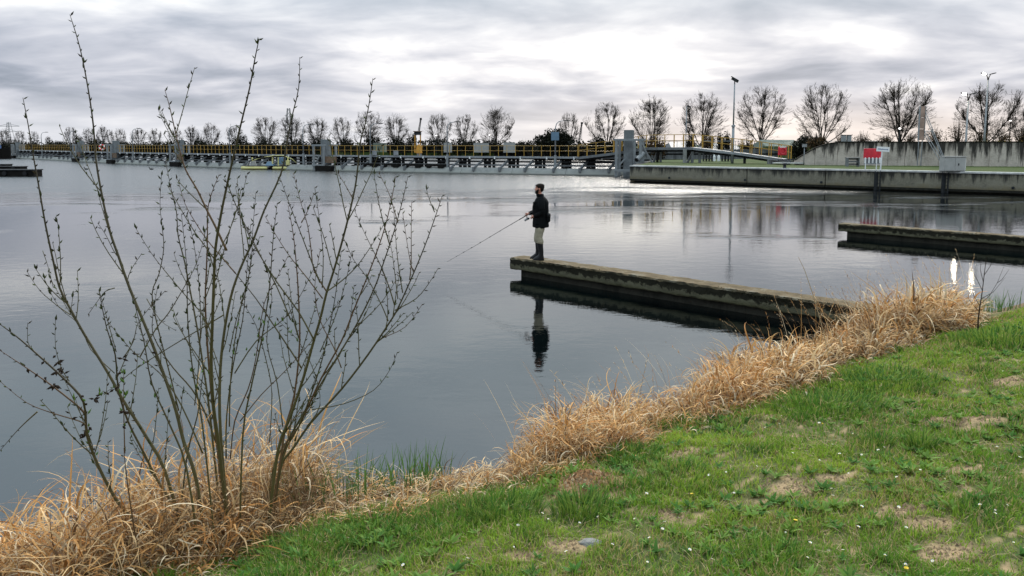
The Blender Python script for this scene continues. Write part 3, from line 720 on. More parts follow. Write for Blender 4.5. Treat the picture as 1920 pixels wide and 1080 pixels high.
# ------------------------------------------------------------------ jetties
def jetty(lx, ly, rx, ry, rext, width, label, thick, seed):
    """slab top at z=.44; far edge runs from pixel (lx,ly) to (rx,ry)"""
    a = P(lx, ly, z=0.44); b = P(rx, ry, z=0.44); d = (b - a).normalized(); b = b + d * rext
    nrm = Vector((d.y, -d.x, 0))                                  # towards the camera
    if nrm.y > 0: nrm = -nrm
    Lg = (b - a).length; r = random.Random(seed)
    th = thing('concrete_jetty', a, label, 'jetty', 'concrete jetties along the bank')
    # slab: fine rings with chipped arrises
    n = int(Lg / 0.09); rings = []
    for i in range(n + 1):
        c = a + d * (Lg * i / n); e = lambda k: r.uniform(-k, k)
        ch = 0.02 + max(0, r.gauss(0, 0.012)); w = width; t = thick
        wob = 0.006 * math.sin(i * 0.33)
        prof = [(0, 0 - ch), (ch, e(.006)), (w * .3, e(.006)), (w * .65, e(.006)), (w - ch * 1.3, e(.008)), (w + wob, -ch * 1.5), (w + wob + e(.007), -t * .35), (w + e(.007), -t * .65), (w - .006 + wob, -t + ch), (w - ch, -t + e(.008)), (ch, -t), (0, -t + ch)]
        rings.append([c + nrm * x + Vector((0, 0, z)) for x, z in prof])
    g = G(); g.loft(rings); obj('slab', g, 'pier_concrete', th, smooth=False)
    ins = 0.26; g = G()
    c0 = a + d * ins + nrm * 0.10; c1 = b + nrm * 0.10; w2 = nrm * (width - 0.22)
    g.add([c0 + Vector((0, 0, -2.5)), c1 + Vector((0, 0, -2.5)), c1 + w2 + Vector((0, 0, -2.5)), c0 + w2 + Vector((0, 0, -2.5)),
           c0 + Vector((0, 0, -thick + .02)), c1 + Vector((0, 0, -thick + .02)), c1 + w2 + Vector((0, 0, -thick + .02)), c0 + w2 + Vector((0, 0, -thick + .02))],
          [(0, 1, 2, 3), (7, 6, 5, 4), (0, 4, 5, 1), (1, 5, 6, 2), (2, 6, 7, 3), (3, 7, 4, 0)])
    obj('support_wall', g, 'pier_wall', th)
    # moss cushions along the upper arris
    m = int(Lg * 70); s = RNG.uniform(0.05, 1, m) * Lg; off = width + RNG.normal(-0.01, 0.025, m); zz = -np.abs(RNG.normal(0.03, 0.045, m))
    q = 5; s = np.repeat(s, q) + RNG.normal(0, 0.02, m * q); off = np.repeat(off, q); zz = np.repeat(zz, q)
    off = np.where(zz < -0.01, width + 0.004, off)
    k = RNG.random(len(s)) < np.clip(0.3 + 0.9 * nfield(s, s * 0, 2.0, seed), 0.05, 1); s, off, zz = s[k], off[k], zz[k]; m2 = len(s)
    R = np.stack([a.x + d.x * s + nrm.x * off, a.y + d.y * s + nrm.y * off, 0.44 + zz], 1)
    o = blades('moss', R, RNG.uniform(0.015, 0.05, m2), np.full(m2, 0.012), RNG.normal(math.atan2(nrm.y, nrm.x), 0.8, m2), RNG.uniform(0.2, 1.6, m2), RNG.uniform(0.3, 1.5, m2), 2,
               np.array([[0.022, 0.020, 0.010]]) * RNG.uniform(0.5, 2.6, (m2, 1)), 'foliage')
    o.parent = th; o.matrix_parent_inverse = Matrix.Translation(-a)
    o['kind'] = 'stuff'
    # a few drowned grass tufts on the top
    return a, d, nrm
J1 = jetty(984, 478.5, 1643, 570, 3.5, 0.52, 'long mossy concrete jetty with the angler standing on its tip', 0.28, 3)
J2 = jetty(1584, 417, 1920, 441.5, 8.0, 0.52, 'second mossy concrete jetty farther right, empty, cut by the picture edge', 0.26, 4)
# ------------------------------------------------------------------ quay on the right
UPZ = Vector((0, 0, 1))
qn = Vector((-qd.y, qd.x, 0));  qn = qn if qn.y > 0 else -qn                  # away from the camera
def build_quay():
    th = thing('quay_wall', QL, 'long stained concrete quay wall along the far right water edge', 'quay wall')
    segs = [0, 7.6, 15.2]                                                     # joints; ladders sit in the two visible ones
    # panel lengths chosen so that joints fall at the ladders
    def tpx(px):
        k = (px - 960) / F; return (k * QL.y - QL.x) / (qd.x - k * qd.y)
    joints = [0.0, tpx(1400), tpx(1547), tpx(1645), tpx(1772), tpx(1772) + 5.2] ; joints += [joints[-1] + 8 * k for k in range(1, 5)]
    src = None
    for i in range(len(joints) - 1):
        a, b = joints[i] + (0.03 if i else 0), joints[i + 1] - 0.03
        g = G()
        p0 = QL + qd * a; p1 = QL + qd * b
        # wall face set back below a small drip ledge
        for (z0, z1, off) in ((0.26, QZ - 0.12, 0.0),):
            g.beam(p0 + qn * (0.35 + off) + UPZ * ((z0 + z1) / 2), p1 + qn * (0.35 + off) + UPZ * ((z0 + z1) / 2), 0.7, z1 - z0)
        obj('panel', g, 'quay_concrete', th, bevel=0.02)
        g = G(); g.beam(p0 + qn * 0.29 + UPZ * 0.19, p1 + qn * 0.29 + UPZ * 0.19, 0.7, 0.136); obj('drip_ledge', g, 'pier_wall', th)  # ledge near black: algae plus the underside's shade and reflection, put into colour
        g = G(); g.beam(p0 + qn * 0.32 + UPZ * (QZ - 0.06), p1 + qn * 0.32 + UPZ * (QZ - 0.06), 0.80, 0.118); obj('coping', g, 'coping', th, bevel=0.02)
    g = G(); p0 = QL + qn * 0.55 + UPZ * -1.2; g.beam(p0 + qd * 0.3, QL + qd * 62 + qn * 0.55 + UPZ * -1.2, 0.5, 2.6); obj('footing', g, 'pier_wall', th)
    g = G(); g.beam(QL + qn * 0.6 + UPZ * 0.3, QL + Vector((6.0, 22, 0)) + UPZ * 0.3, 0.5, 2.1); obj('end_wall', g, 'quay_concrete', th)
    for px in (1645, 1772):
        t = tpx(px); c = QL + qd * t
        g = G(); c.z = 0
        for s in (-0.17, 0.17): g.beam(c + qd * s - qn * 0.05 + UPZ * -0.3, c + qd * s - qn * 0.05 + UPZ * (QZ - 0.06), 0.05, 0.09)
        g.beam(c - qn * 0.01 + UPZ * -0.2, c - qn * 0.01 + UPZ * (QZ - 0.13), 0.42, 0.02)
        ld = obj('ladder', g, 'dark_steel', th)
        for k in range(6): g = G(); g.beam(c + qd * -0.14 - qn * 0.05 + UPZ * (0.05 + k * 0.22), c + qd * 0.14 - qn * 0.05 + UPZ * (0.05 + k * 0.22), 0.03); obj('rung', g, 'dark_steel', ld)
    for px in (1255, 1397, 1540, 1900):
        c = QL + qd * tpx(px) + UPZ * 0.45; g = G(); g.tube([c - qn * 0.02, c - qn * 0.07], 0.09, 10); obj('mooring_ring', g, 'dark_steel', th)
build_quay()
def ret_wall():
    base = PX(1478, 65.5, QZ); th = thing('retaining_wall', base, 'tall streaked concrete retaining wall behind the grass strip', 'retaining wall')
    y_of = lambda px: 65.5 + (px - 1478) / (1920 - 1478) * (-5.0)
    pxs = [1488, 1506, 1526, 1547, 1568]
    tops = [1.75, 2.25, 2.78, 3.12, 3.28]
    px = 1568
    while px < 2250: px += 31.5; pxs.append(px); tops.append(3.28)
    for i in range(len(pxs) - 1):
        a = PX(pxs[i], y_of(pxs[i]), 0); b = PX(pxs[i + 1], y_of(pxs[i + 1]), 0); d = (b - a).normalized(); n = Vector((-d.y, d.x, 0)) * 0.3
        a = a + d * 0.012; b = b - d * 0.012; off = Vector((0, random.uniform(-0.01, 0.01), 0)); a += off; b += off
        z0, z1 = tops[i], tops[i + 1]; g = G()
        vs = [a + UPZ * (QZ - .3), b + UPZ * (QZ - .3), b + n + UPZ * (QZ - .3), a + n + UPZ * (QZ - .3), a + UPZ * z0, b + UPZ * z1, b + n + UPZ * z1, a + n + UPZ * z0]
        g.add(vs, [(0, 3, 2, 1), (4, 5, 6, 7), (0, 1, 5, 4), (1, 2, 6, 5), (2, 3, 7, 6), (3, 0, 4, 7)])
        obj('panel', g, 'retaining', th)
        g = G(); g.beam(a + n * .5 + UPZ * (z0 + .04), b + n * .5 + UPZ * (z1 + .04), 0.40, 0.078); obj('capping', g, 'pier_wall', th)
ret_wall()
# ground behind the retaining wall, a terrace as high as its top
prism('upper_ground', [tuple(PX(1568, 65.2, 0))[:2], tuple(PX(2250, 58, 0))[:2], (160, 58), (160, 128.5), (41.5, 138.5), tuple(PX(1500, 78, 0))[:2]], 0.5, 2.85, 'far_lawn')

# ------------------------------------------------------------------ the long guide pier
PN = [P(px, py, z=0) for px, py in ((1168, 329.6), (1085, 328.6), (1000, 327.4), (850, 325.0), (700, 322.2), (600, 319.8), (500, 317.3), (400, 314.0), (300, 310.3), (215, 306.6), (140, 302.8), (80, 299.4), (22, 296.4))]
def path_len(pts):
    L = [0]
    for i in range(1, len(pts)): L.append(L[-1] + (pts[i] - pts[i - 1]).length)
    return L
PL = path_len(PN)
def pa(s):
    s = max(0, min(s, PL[-1] - 1e-4))
    for i in range(len(PN) - 1):
        if s <= PL[i + 1]:
            f = (s - PL[i]) / (PL[i + 1] - PL[i]); p = PN[i].lerp(PN[i + 1], f)
            # smoothed direction
            d0 = (PN[i + 1] - PN[i]).normalized()
            if f > 0.5 and i + 2 < len(PN): d1 = (PN[i + 2] - PN[i + 1]).normalized(); d = d0.lerp(d1, (f - 0.5))
            elif f <= 0.5 and i > 0: d1 = (PN[i] - PN[i - 1]).normalized(); d = d0.lerp(d1, 0.5 - f)
            else: d = d0
            d.normalize(); n = Vector((d.y, -d.x, 0)); n = n if n.y > 0 else -n
            return p, d, n
def s_at_px(px):
    best = min((abs(960 + pa(k * 0.1)[0].x / pa(k * 0.1)[0].y * F - px), k * 0.1) for k in range(int(PL[-1] * 10)))
    return best[1]
def build_pier():
    base = PN[0].copy(); th = thing('guide_pier', base, 'long low lock guide pier with timber trestles crossing the lake behind the angler', 'pier')
    total = PL[-1]; step = 2.95; k = 0; s = 0.6
    # prototypes are built along +X (local), facing -Y
    def proto(fn):
        g = G(); fn(g); return g
    def mk(name, g, mat, bevel=0):
        o = obj(name, g, mat, loc=(0, 0, 0)); return o
    P0 = {}
    def place(key, name, make, mat, p, rz):
        if key not in P0:
            g = G(); make(g); me = bpy.data.meshes.new(name); me.from_pydata(g.v, [], g.f); me.materials.append(MATS[mat]); P0[key] = me
        o = bpy.data.objects.new(name, P0[key]); C.objects.link(o); o.parent = th; o.location = p - base; o.rotation_euler = (0, 0, rz); return o
    while s < total:
        p, d, n = pa(s); rz = math.atan2(n.y, n.x) - PI / 2
        # trestle: pair of dark posts with cross piece, raking strut, cap
        def posts(g):
            for x in (-0.26, 0.24): g.box((x, 1.75, 0.9), (0.24, 0.26, 1.5)); g.box((x, 2.9, 0.5), (0.24, 0.26, 2.2))
            g.box((0, 2.3, 1.56), (0.9, 1.7, 0.16)); g.box((0.0, 1.75, 1.12), (0.62, 0.14, 0.5))
        place('posts', 'support_post', posts, 'black_timber', p + d * random.uniform(-.12, .12), rz + random.uniform(-.04, .04))
        def strut(g):
            g.beam((-0.75, 0.25, 0.62), (-0.30, 1.5, 1.40), 0.17, 0.2); g.box((-0.78, 0.16, 0.50), (0.22, 0.3, 0.42))
        if random.random() < .88: place('strut', 'diagonal_strut', strut, random.choice(('grey_steel', 'grey_steel')), p + d * random.uniform(-.1, .1), rz + random.uniform(-.05, .05))
        if random.random() < .22:
            def tyre(g): g.tube([(.35, .62, .45), (.35, .80, .45)], .30, 12)
            place('tyre', 'tyre_fender', tyre, 'black_timber', p, rz)
        if k % 1 == 0:
            def capf(g): g.tube([(1.25, 0.95, 1.56), (1.25, 0.95, 1.78)], [0.09, 0.07], 8); g.tube([(1.25, 0.95, 1.78), (1.25, 0.95, 1.81)], [0.12, 0.12], 8)
            place('cap', 'bollard_head', capf, 'white_paint', p, rz)
        if k in (7, 8, 9, 10) :
            def fend(g): g.box((0.2, 0.55, 0.82), (2.5, 0.28, 0.26)); g.box((0.9, 0.5, 0.74), (0.7, 0.34, 0.42)); g.tube([(-0.9, 0.5, 0.7), (-0.4, 0.5, 0.7)], 0.2, 8)
            place('fend', 'timber_fender', fend, 'black_timber', p, rz)
        s += step; k += 1
    # continuous members in bays
    s = 0.0
    while s < total - 0.5:
        e = min(s + 5.9, total); p, d, n = pa(s + 0.001); q, d2, n2 = pa(e - 0.001)
        def bar(name, off, z, w, h, mat, trim=0.0, bevel=0):
            a = p + n * off + d * trim; b = q + n2 * off - d2 * trim; g = G(); g.beam(a + UPZ * z, b + UPZ * z, w, h); return obj(name, g, mat, th, bevel=bevel)
        # sloping pale concrete breakwater
        g = G(); a, b = p + d * .015, q - d2 * .015
        prof = [(0, -1.2), (0, 0.10), (0.14, 0.22), (0.50, 0.60), (0.95, 0.64), (0.95, -1.2)]
        g.loft([[x + m * o + UPZ * z for o, z in prof] for x, m in ((a, n), (b, n2))]); obj('breakwater', g, 'pale_concrete', th)
        bar('lower_beam', 1.60, 0.90, 0.12, 0.17, 'grey_steel'); bar('upper_beam', 1.60, 1.27, 0.12, 0.17, 'dark_steel')
        bar('deck', 2.0, 1.74, 1.9, 0.14, 'grey_steel', 0.01); bar('deck_edge', 1.02, 1.76, 0.06, 0.2, 'galvanised')
        bar('under_beam', 1.4, 1.61, 0.2, 0.10, 'black_timber')
        s = e
    # railing
    rt = thing('guard_railing', base + UPZ * 1.82, 'yellow guard railing running along the whole guide pier deck', 'railing', None)
    s = 0.0; first = None
    while s < total:
        p, d, n = pa(s); loc = p + n * 1.1 + UPZ * 1.81
        if first is None:
            g = G(); g.beam(loc, loc + UPZ * 1.17, 0.042, 0.042); g.box(loc + UPZ * 0.01, (0.14, 0.14, 0.02)); first = obj('post', g, 'yellow_paint', rt, loc=loc)
            first.location = loc - rt.location
        else: inst(first, 'post', rt, loc - rt.location, math.atan2(n.y, n.x) - PI / 2)
        s += 0.98 if s < 90 else 1.25
    pts = [pa(s) for s in np.arange(0.0, total, 1.96)] + [pa(total)]
    for z, r in ((1.15, 0.019), (0.62, 0.015)):
        g = G(); g.tube([p + n * 1.1 + UPZ * (1.81 + z) for p, d, n in pts], r, 5); obj('rail', g, 'yellow_paint', rt)
    return th
pier = build_pier()

# dolphins: concrete pillar in a steel frame
def dolphin(px, label, w=1.0, off=0.1, panel=True, ztop=4.35, first=False):
    s = s_at_px(px) if px < 1160 else 0.0
    p, d, n = pa(s)
    if px > 1160: p = PX(1175, 74.0, 0)
    th = thing('mooring_dolphin', p, label, 'mooring dolphin', 'concrete mooring dolphins along the pier')
    L = -d if d.x < 0 else d                                      # to the right
    def W(x, y, z): return p + L * x + n * y + UPZ * z
    g = G(); c = W(0, 1.1, 0); g.loft([[W(x * .44, 1.1 + y * .44, z) for x, y in ((-1, -1), (1, -1), (1, 1), (-1, 1))] for z in (-1.5, 1.5, ztop)]); obj('pillar', g, 'mast_concrete', th, bevel=0.03)
    for x in (-1.05, 1.25 if first else 0.62, ):
        for y in (0.1, 2.1):
            g = G(); g.beam(W(x, y, -0.5), W(x, y, 3.45 if first else 2.9), 0.24, 0.24); obj('frame_leg', g, 'pale_steel', th, bevel=0.01)
    zt = 3.45 if first else 2.9; xr = 1.25 if first else 0.62
    for y in (0.1, 2.1):
        g = G(); g.beam(W(-1.3, y, zt + .10), W(xr + 0.2, y, zt + .10), 0.26, 0.2); obj('top_beam', g, 'pale_steel', th, bevel=0.01)
    g = G(); g.beam(W(-1.2, 0.0, 0.62), W(xr + .1, 0.0, 0.62), 0.2, 0.24); obj('lower_beam', g, 'pale_steel', th, bevel=0.01)
    g = G(); g.beam(W(xr - .05, 0.25, zt - .1), W(xr + 1.15 if first else xr + .2, 0.25, 1.35), 0.14); obj('brace', g, 'grey_steel', th)
    g = G(); g.beam(W(-1.0, 0.3, 0.8), W(-0.3, 0.3, 1.7), 0.14); obj('brace', g, 'pale_steel', th)
    if first:
        g = G(); g.beam(W(0.7, 0.1, zt), W(0.7, 0.1, 0.5), 0.2, 0.2); obj('frame_leg', g, 'pale_steel', th)
        g = G(); g.tube([W(1.0, -0.5, 1.65), W(1.5, 0.6, 2.2)], 0.24, 14, mi=0); obj('pipe', g, 'pale_steel', th, smooth=False)
        g = G(); g.tube([W(0.99, -0.52, 1.645), W(1.0, -0.49, 1.655)], 0.20, 14); obj('pipe_mouth', g, 'black_timber', th)
    else:
        g = G(); g.box(W(0.95, -0.15, 0.28), (2.6, 0.6, 0.62), rz=math.atan2(L.y, L.x)); obj('fender', g, 'black_timber', th, bevel=0.03)
        if panel:
            for k in range(4):
                g = G(); g.box(W(1.55, 0.2, 1.02 + k * 0.19), (1.9, 0.12, 0.175), rz=math.atan2(L.y, L.x)); obj('fender_plank', g, 'brown_timber', th)
    return th
dolphin(1175, 'tall pale concrete mooring dolphin standing at the left end of the quay', ztop=4.5, first=True)
dolphin(600, 'concrete mooring dolphin with brown fender planks right of the yellow work raft', ztop=3.7)
dolphin(327, 'concrete mooring dolphin of the pier between the two middle lamp posts', ztop=3.75)
dolphin(208, 'smaller concrete mooring dolphin in the left third of the pier', ztop=3.7)
dolphin(143, 'small distant concrete mooring dolphin with dark fender left of the others', ztop=3.75)
dolphin(28, 'farthest concrete mooring dolphin at the far left end of the pier', ztop=3.5, panel=False)

# lamp posts of the pier: mast with a bent arm to the right
def pier_lamp(px, label, ztop=5.55):
    s = s_at_px(px); p, d, n = pa(s); b = p + n * 0.75 + UPZ * 0.3
    th = thing('lamp_post', b, label, 'lamp post', 'lamp posts along the guide pier')
    g = G(); g.tube([b, b + UPZ * 1.7], [0.14, 0.13], 8); obj('base', g, 'pale_steel', th, smooth=False)
    z = ztop; pts = [b + UPZ * 1.7, p + n * .75 + UPZ * (z - .75), p + n * .75 + UPZ * (z - .35) + Vector((0.10, 0, 0)), p + n * .75 + UPZ * (z - .1) + Vector((0.35, 0, 0)), p + n * .75 + UPZ * z + Vector((0.85, 0, 0))]
    g = G(); g.tube(pts, [0.075, 0.055, 0.045, 0.04, 0.035], 8); obj('mast', g, 'galvanised', th, smooth=True)
    e = pts[-1]; g = G(); g.loft([[e + Vector((x, y * k, zz * k2)) for y, zz in ((-.11, -.05), (.11, -.05), (.11, .03), (0, .07), (-.11, .03))] for x, k, k2 in ((-.05, .5, .7), (.2, 1, 1), (.55, .9, .8), (.68, .4, .4))]); obj('lamp_head', g, 'dark_steel', th)
    return th, p, n
pier_lamp(75, 'lamp post at the far left of the pier, smallest of the row')
pier_lamp(128, 'second lamp post from the left on the pier, in front of a small bare tree')
pier_lamp(243, 'third lamp post from the left on the pier, right of the tall willow stem')
pier_lamp(424, 'unlit lamp post on the pier left of the yellow work raft')
pier_lamp(562, 'unlit lamp post on the pier just left of the planked dolphin')
pier_lamp(688, 'lamp post on the pier half hidden by the willow tip right of the planked dolphin', 5.5)
pier_lamp(833, 'unlit lamp post on the pier in the middle of the picture')
th, p_, n_ = pier_lamp(1037, 'lamp post on the pier carrying a square blue sign')
sg = thing('pier_sign', p_ + n_ * .66 + UPZ * 3.95, 'square blue navigation sign fixed to the lamp post behind the angler', 'sign')
g = G(); c = sg.location; g.box(c, (0.80, 0.04, 0.85)); obj('panel', g, 'blue_sign', sg, bevel=0.01)
for dx in (-.3, .3):
    g = G(); g.box(c + Vector((dx, 0.04, 0)), (0.05, 0.04, 0.9)); obj('back_bar', g, 'galvanised', sg)

# small boxes on the deck edge
for px, m, lab, sz in ((693, 'galvanised', 'grey blue cabinet hung on the pier railing, left one of two', 0.5), (733, 'galvanised', 'grey blue cabinet hung on the pier railing, right one of two', 0.5),
                       (766, 'orange_paint', 'orange yellow cabinet standing behind the pier railing near the control tower', 0.0)):
    s = s_at_px(px); p, d, n = pa(s); rz = math.atan2(n.y, n.x) - PI / 2
    if sz: c = p + n * 1.0 + UPZ * 2.12; th = thing('cabinet', c, lab, 'cabinet'); g = G(); g.box(c, (0.5, 0.25, 0.5), rz=rz); obj('box', g, m, th, bevel=0.02); g = G(); g.box(c + UPZ * .27, (0.54, 0.3, 0.04), rz=rz); obj('lid', g, m, th)
    else:
        c = p + n * 2.3 + UPZ * 2.55; th = thing('cabinet', c, lab, 'cabinet'); g = G(); g.box(c, (0.52, 0.5, 0.9), rz=rz, taper=0.85); obj('box', g, m, th, bevel=0.02)
        g = G(); g.box(c - UPZ * .6, (0.4, 0.4, 0.3), rz=rz); obj('foot', g, 'grey_steel', th)
        g = G(); g.box(c + UPZ * .5, (0.22, 0.2, 0.14), rz=rz); obj('cap', g, m, th)

# life buoy housing at far left on the rail
p, d, n = pa(s_at_px(183)); c = p + n * 1.0 + UPZ * 2.6
th = thing('lifebuoy', c, 'red and white lifebuoy hung on the yellow railing at the left', 'lifebuoy')
g = G()
for k in range(16):
    a0, a1 = 2 * PI * k / 16, 2 * PI * (k + 1) / 16
    g.tube([c + Vector((math.cos(a0) * .42, 0, math.sin(a0) * .42)), c + Vector((math.cos(a1) * .42, 0, math.sin(a1) * .42))], 0.13, 8, mi=0 if (k // 2) % 2 else 1)
obj('ring', g, ['red_paint', 'white_paint'], th)

# ------------------------------------------------------------------ raised walkway with ramps
WK = [(1085, 78.2, 1.86), (1150, 77.0, 2.30), (1212, 75.4, 2.82), (1300, 72.6, 2.86), (1392, 69.8, 2.36), (1483, 66.8, 1.80)]
def build_walk():
    pts = [PX(px, Y, z) for px, Y, z in WK]; base = pts[0].copy()
    th = thing('raised_walkway', base, 'raised grey walkway that climbs behind the dolphin and ramps down to the quay', 'walkway')
    off = Vector((0.25, 1.35, 0))
    for i in range(len(pts) - 1):
        a, b = pts[i], pts[i + 1]; dd = (b - a).normalized()
        g = G(); g.beam(a + off * .5 + UPZ * -.06, b + off * .5 + UPZ * -.06, 1.3, 0.1); obj('deck', g, 'grey_steel', th)
        for o2 in (Vector((0, 0, 0)), off):
            g = G(); g.beam(a + o2 + UPZ * -.14, b + o2 + UPZ * -.14, 0.12, 0.22); obj('side_beam', g, 'grey_steel' if i < 3 else 'galvanised', th)
        g = G(); g.beam(a + off * .5 + UPZ * -.36, b + off * .5 + UPZ * -.36, 0.3, 0.16); obj('under_beam', g, 'dark_steel', th)
    # a ribbed under-truss on the descending ramp
    for i in (3, 4):
        a, b = pts[i], pts[i + 1]; m = 6
        for k in range(m):
            p = a.lerp(b, (k + .5) / m); g = G(); g.beam(p + UPZ * -.3, p + off + UPZ * -.3, 0.1, 0.12); obj('cross_rib', g, 'dark_steel', th)
    # railings, both sides
    proto = None
    for side, o2 in (('near', Vector((0, 0, 0))), ('far', off)):
        acc = 0.0
        for i in range(len(pts) - 1):
            a, b = pts[i] + o2, pts[i + 1] + o2; L = (b - a).length
            n = max(1, round(L / 0.98))
            if side == 'far' and i in (0,): continue
            for k in range(n):
                loc = a.lerp(b, k / n)
                if proto is None:
                    g = G(); g.beam(loc, loc + UPZ * 1.2, 0.06, 0.06); proto = obj('rail_post', g, 'yellow_paint', th, loc=loc); proto.location = loc - base
                else: inst(proto, 'rail_post', th, loc - base)
        L2 = [p + o2 for p in (pts if side == 'near' else pts[1:])]
        inst(proto, 'rail_post', th, L2[-1] - base)
        for z in (1.2, 0.64):
            g = G(); g.tube([p + UPZ * z for p in L2], 0.022, 5); obj('hand_rail' if z > 1 else 'mid_rail', g, 'yellow_paint', th)
    # supports
    def sup(px, dy, w, mat, ztop, z0=QZ - 0.3, name='support'):
        k = next(i for i in range(len(WK) - 1) if WK[i][0] <= px <= WK[i + 1][0]); f = (px - WK[k][0]) / (WK[k + 1][0] - WK[k][0])
        Y = WK[k][1] * (1 - f) + WK[k + 1][1] * f + dy; p = PX(px, Y, 0); g = G(); g.beam(Vector((p.x, p.y, z0)), Vector((p.x, p.y, ztop)), w, w); obj(name, g, mat, th, bevel=0.01)
    sup(1232, .2, 0.22, 'black_timber', 2.5, -1); sup(1238, .9, 0.2, 'grey_steel', 2.5, -1)
    a = PX(1223, 75.6, 1.0); b = PX(1233, 75.6, 2.4); g = G(); g.beam(a, b, 0.2, 0.2); obj('brace', g, 'grey_steel', th)
    sup(1283, -.35, 0.30, 'pale_concrete', 2.65); sup(1297, .3, 0.24, 'grey_steel', 2.45); sup(1311, .6, 0.22, 'grey_steel', 2.4)
    a = PX(1288, 73.4, 1.3); b = PX(1299, 73.4, 2.4); g = G(); g.beam(a, b, 0.22, 0.2); obj('brace', g, 'grey_steel', th)
    sup(1372, .5, 0.2, 'dark_steel', 2.1); sup(1395, .5, 0.2, 'dark_steel', 2.0); sup(1443, -.15, 0.42, 'lock_concrete', 1.78)
    a = PX(1452, 66.6, QZ + .14); b = PX(1508, 65.2, QZ + .14); g = G(); g.beam(a, b, 1.2, 0.10); obj('landing', g, 'coping', th)
    g = G()
    pts2 = [PX(1462, 66.4, 1.75), PX(1484, 66.2, 1.84), PX(1491, 66.2, 1.80), PX(1492, 66.2, 1.66), PX(1484, 66.2, 1.60), PX(1464, 66.4, 1.58)]
    g.tube(pts2, 0.05, 6); g.tube([p + Vector((0, .5, 0)) for p in pts2], 0.05, 6); obj('end_frame', g, 'dark_steel', th)
build_walk()
def red_board():
    c = PX(1467, 66.6, 2.55); th = thing('lifebuoy_holder', c, 'red lifebuoy box fixed to the railing at the foot of the ramp', 'lifebuoy box')
    g = G(); g.box(c, (0.78, 0.16, 0.75), rz=0.1); obj('box', g, 'red_paint', th, bevel=0.08)
    g = G()
    for k in range(12):
        a0, a1 = 2 * PI * k / 12, 2 * PI * (k + 1) / 12
        g.tube([c + Vector((math.cos(a0) * .26, -.12, math.sin(a0) * .26)), c + Vector((math.cos(a1) * .26, -.12, math.sin(a1) * .26))], 0.055, 6)
    obj('ring', g, 'red_paint', th)
    g = G(); g.box(c + Vector((0, -.1, .34)), (0.5, 0.05, 0.09)); obj('handle', g, 'white_paint', th)
red_board()
# bollard on the coping
b = QL + qd * ((lambda k: (k * QL.y - QL.x) / (qd.x - k * qd.y))((1467 - 960) / F)) + qn * 0.35 + UPZ * QZ
th = thing('bollard', b, 'black mushroom bollard on the quay edge below the ramp end', 'bollard')
g = G(); g.tube([b, b + UPZ * .24], [0.13, 0.10], 12); obj('stem', g, 'dark_steel', th); g = G(); g.tube([b + UPZ * .24, b + UPZ * .30, b + UPZ * .36], [0.2, 0.22, 0.14], 12); obj('head', g, 'dark_steel', th)

# lock walls behind the pier end
def lock():
    base = PX(1172, 92, 0); th = thing('lock_wall', base, 'low grey banded concrete lock wall seen under the raised walkway', 'lock wall')
    for z0, z1, dy, mat, nm in ((-1.5, 1.15, 0, 'lock_concrete', 'lower_wall'), (1.15, 1.32, .4, 'black_timber', 'recess'), (1.32, 1.85, 0, 'lock_concrete', 'middle_wall'), (1.85, 2.02, .4, 'black_timber', 'recess'), (2.02, 2.5, 0, 'lock_concrete', 'upper_wall')):
        for k in range(8):
            a = base + Vector((k * 4.3 + .02, dy + k * .4, 0)); b2 = base + Vector((k * 4.3 + 4.28, dy + k * .4, 0)); g = G(); g.beam(a + UPZ * ((z0 + z1) / 2) + Vector((0, .5, 0)), b2 + UPZ * ((z0 + z1) / 2) + Vector((0, .5, 0)), 1.0, z1 - z0 - .002)
            obj(nm, g, mat, th)
    for k in range(14):
        c = base + Vector((1.5 + k * 2.4, .3 + k * .22, 2.5)); 
        g = G(); g.tube([c, c + UPZ * 1.0], 0.03, 5); obj('rail_post', g, 'galvanised', th)
    g = G(); g.tube([base + Vector((1.5, .3, 3.5)), base + Vector((1.5 + 31.2, .3 + 2.86, 3.5))], 0.03, 5); obj('hand_rail', g, 'galvanised', th)
lock()
for px, Y, lab in ((1339, 80, 'white post on the lock side, left one of the pair under the ramp'), (1347.5, 80, 'white post on the lock side, right one of the pair under the ramp')):
    b = PX(px, Y, QZ - .02); th = thing('white_post', b, lab, 'post', 'white posts by the lock')
    g = G(); g.tube([b, b + UPZ * .5, b + UPZ * .62], [0.15, 0.13, 0.05], 10); obj('post_body', g, 'white_paint', th); g = G(); g.ell(b + UPZ * .70, (.10, .10, .09), 8, 5); obj('post_cap', g, 'white_paint', th)
def stack(px0, px1, Y, lab):
    a = PX(px0, Y, QZ); b2 = PX(px1, Y, QZ); th = thing('timber_rack', a, lab, 'rack', 'dark racks beside the lock')
    for z in (.25, .55, .85):
        g = G(); g.beam(a + UPZ * z, b2 + UPZ * z, .5, .07); obj('shelf', g, 'dark_steel', th)
    for f in (0.05, .35, .65, .95):
        p = a.lerp(b2, f); g = G(); g.beam(p, p + UPZ * .95, .07, .4); obj('upright', g, 'dark_steel', th)
stack(1318, 1336, 78, 'dark slatted rack left of the two white posts'); stack(1353, 1372, 78, 'dark slatted rack right of the two white posts')

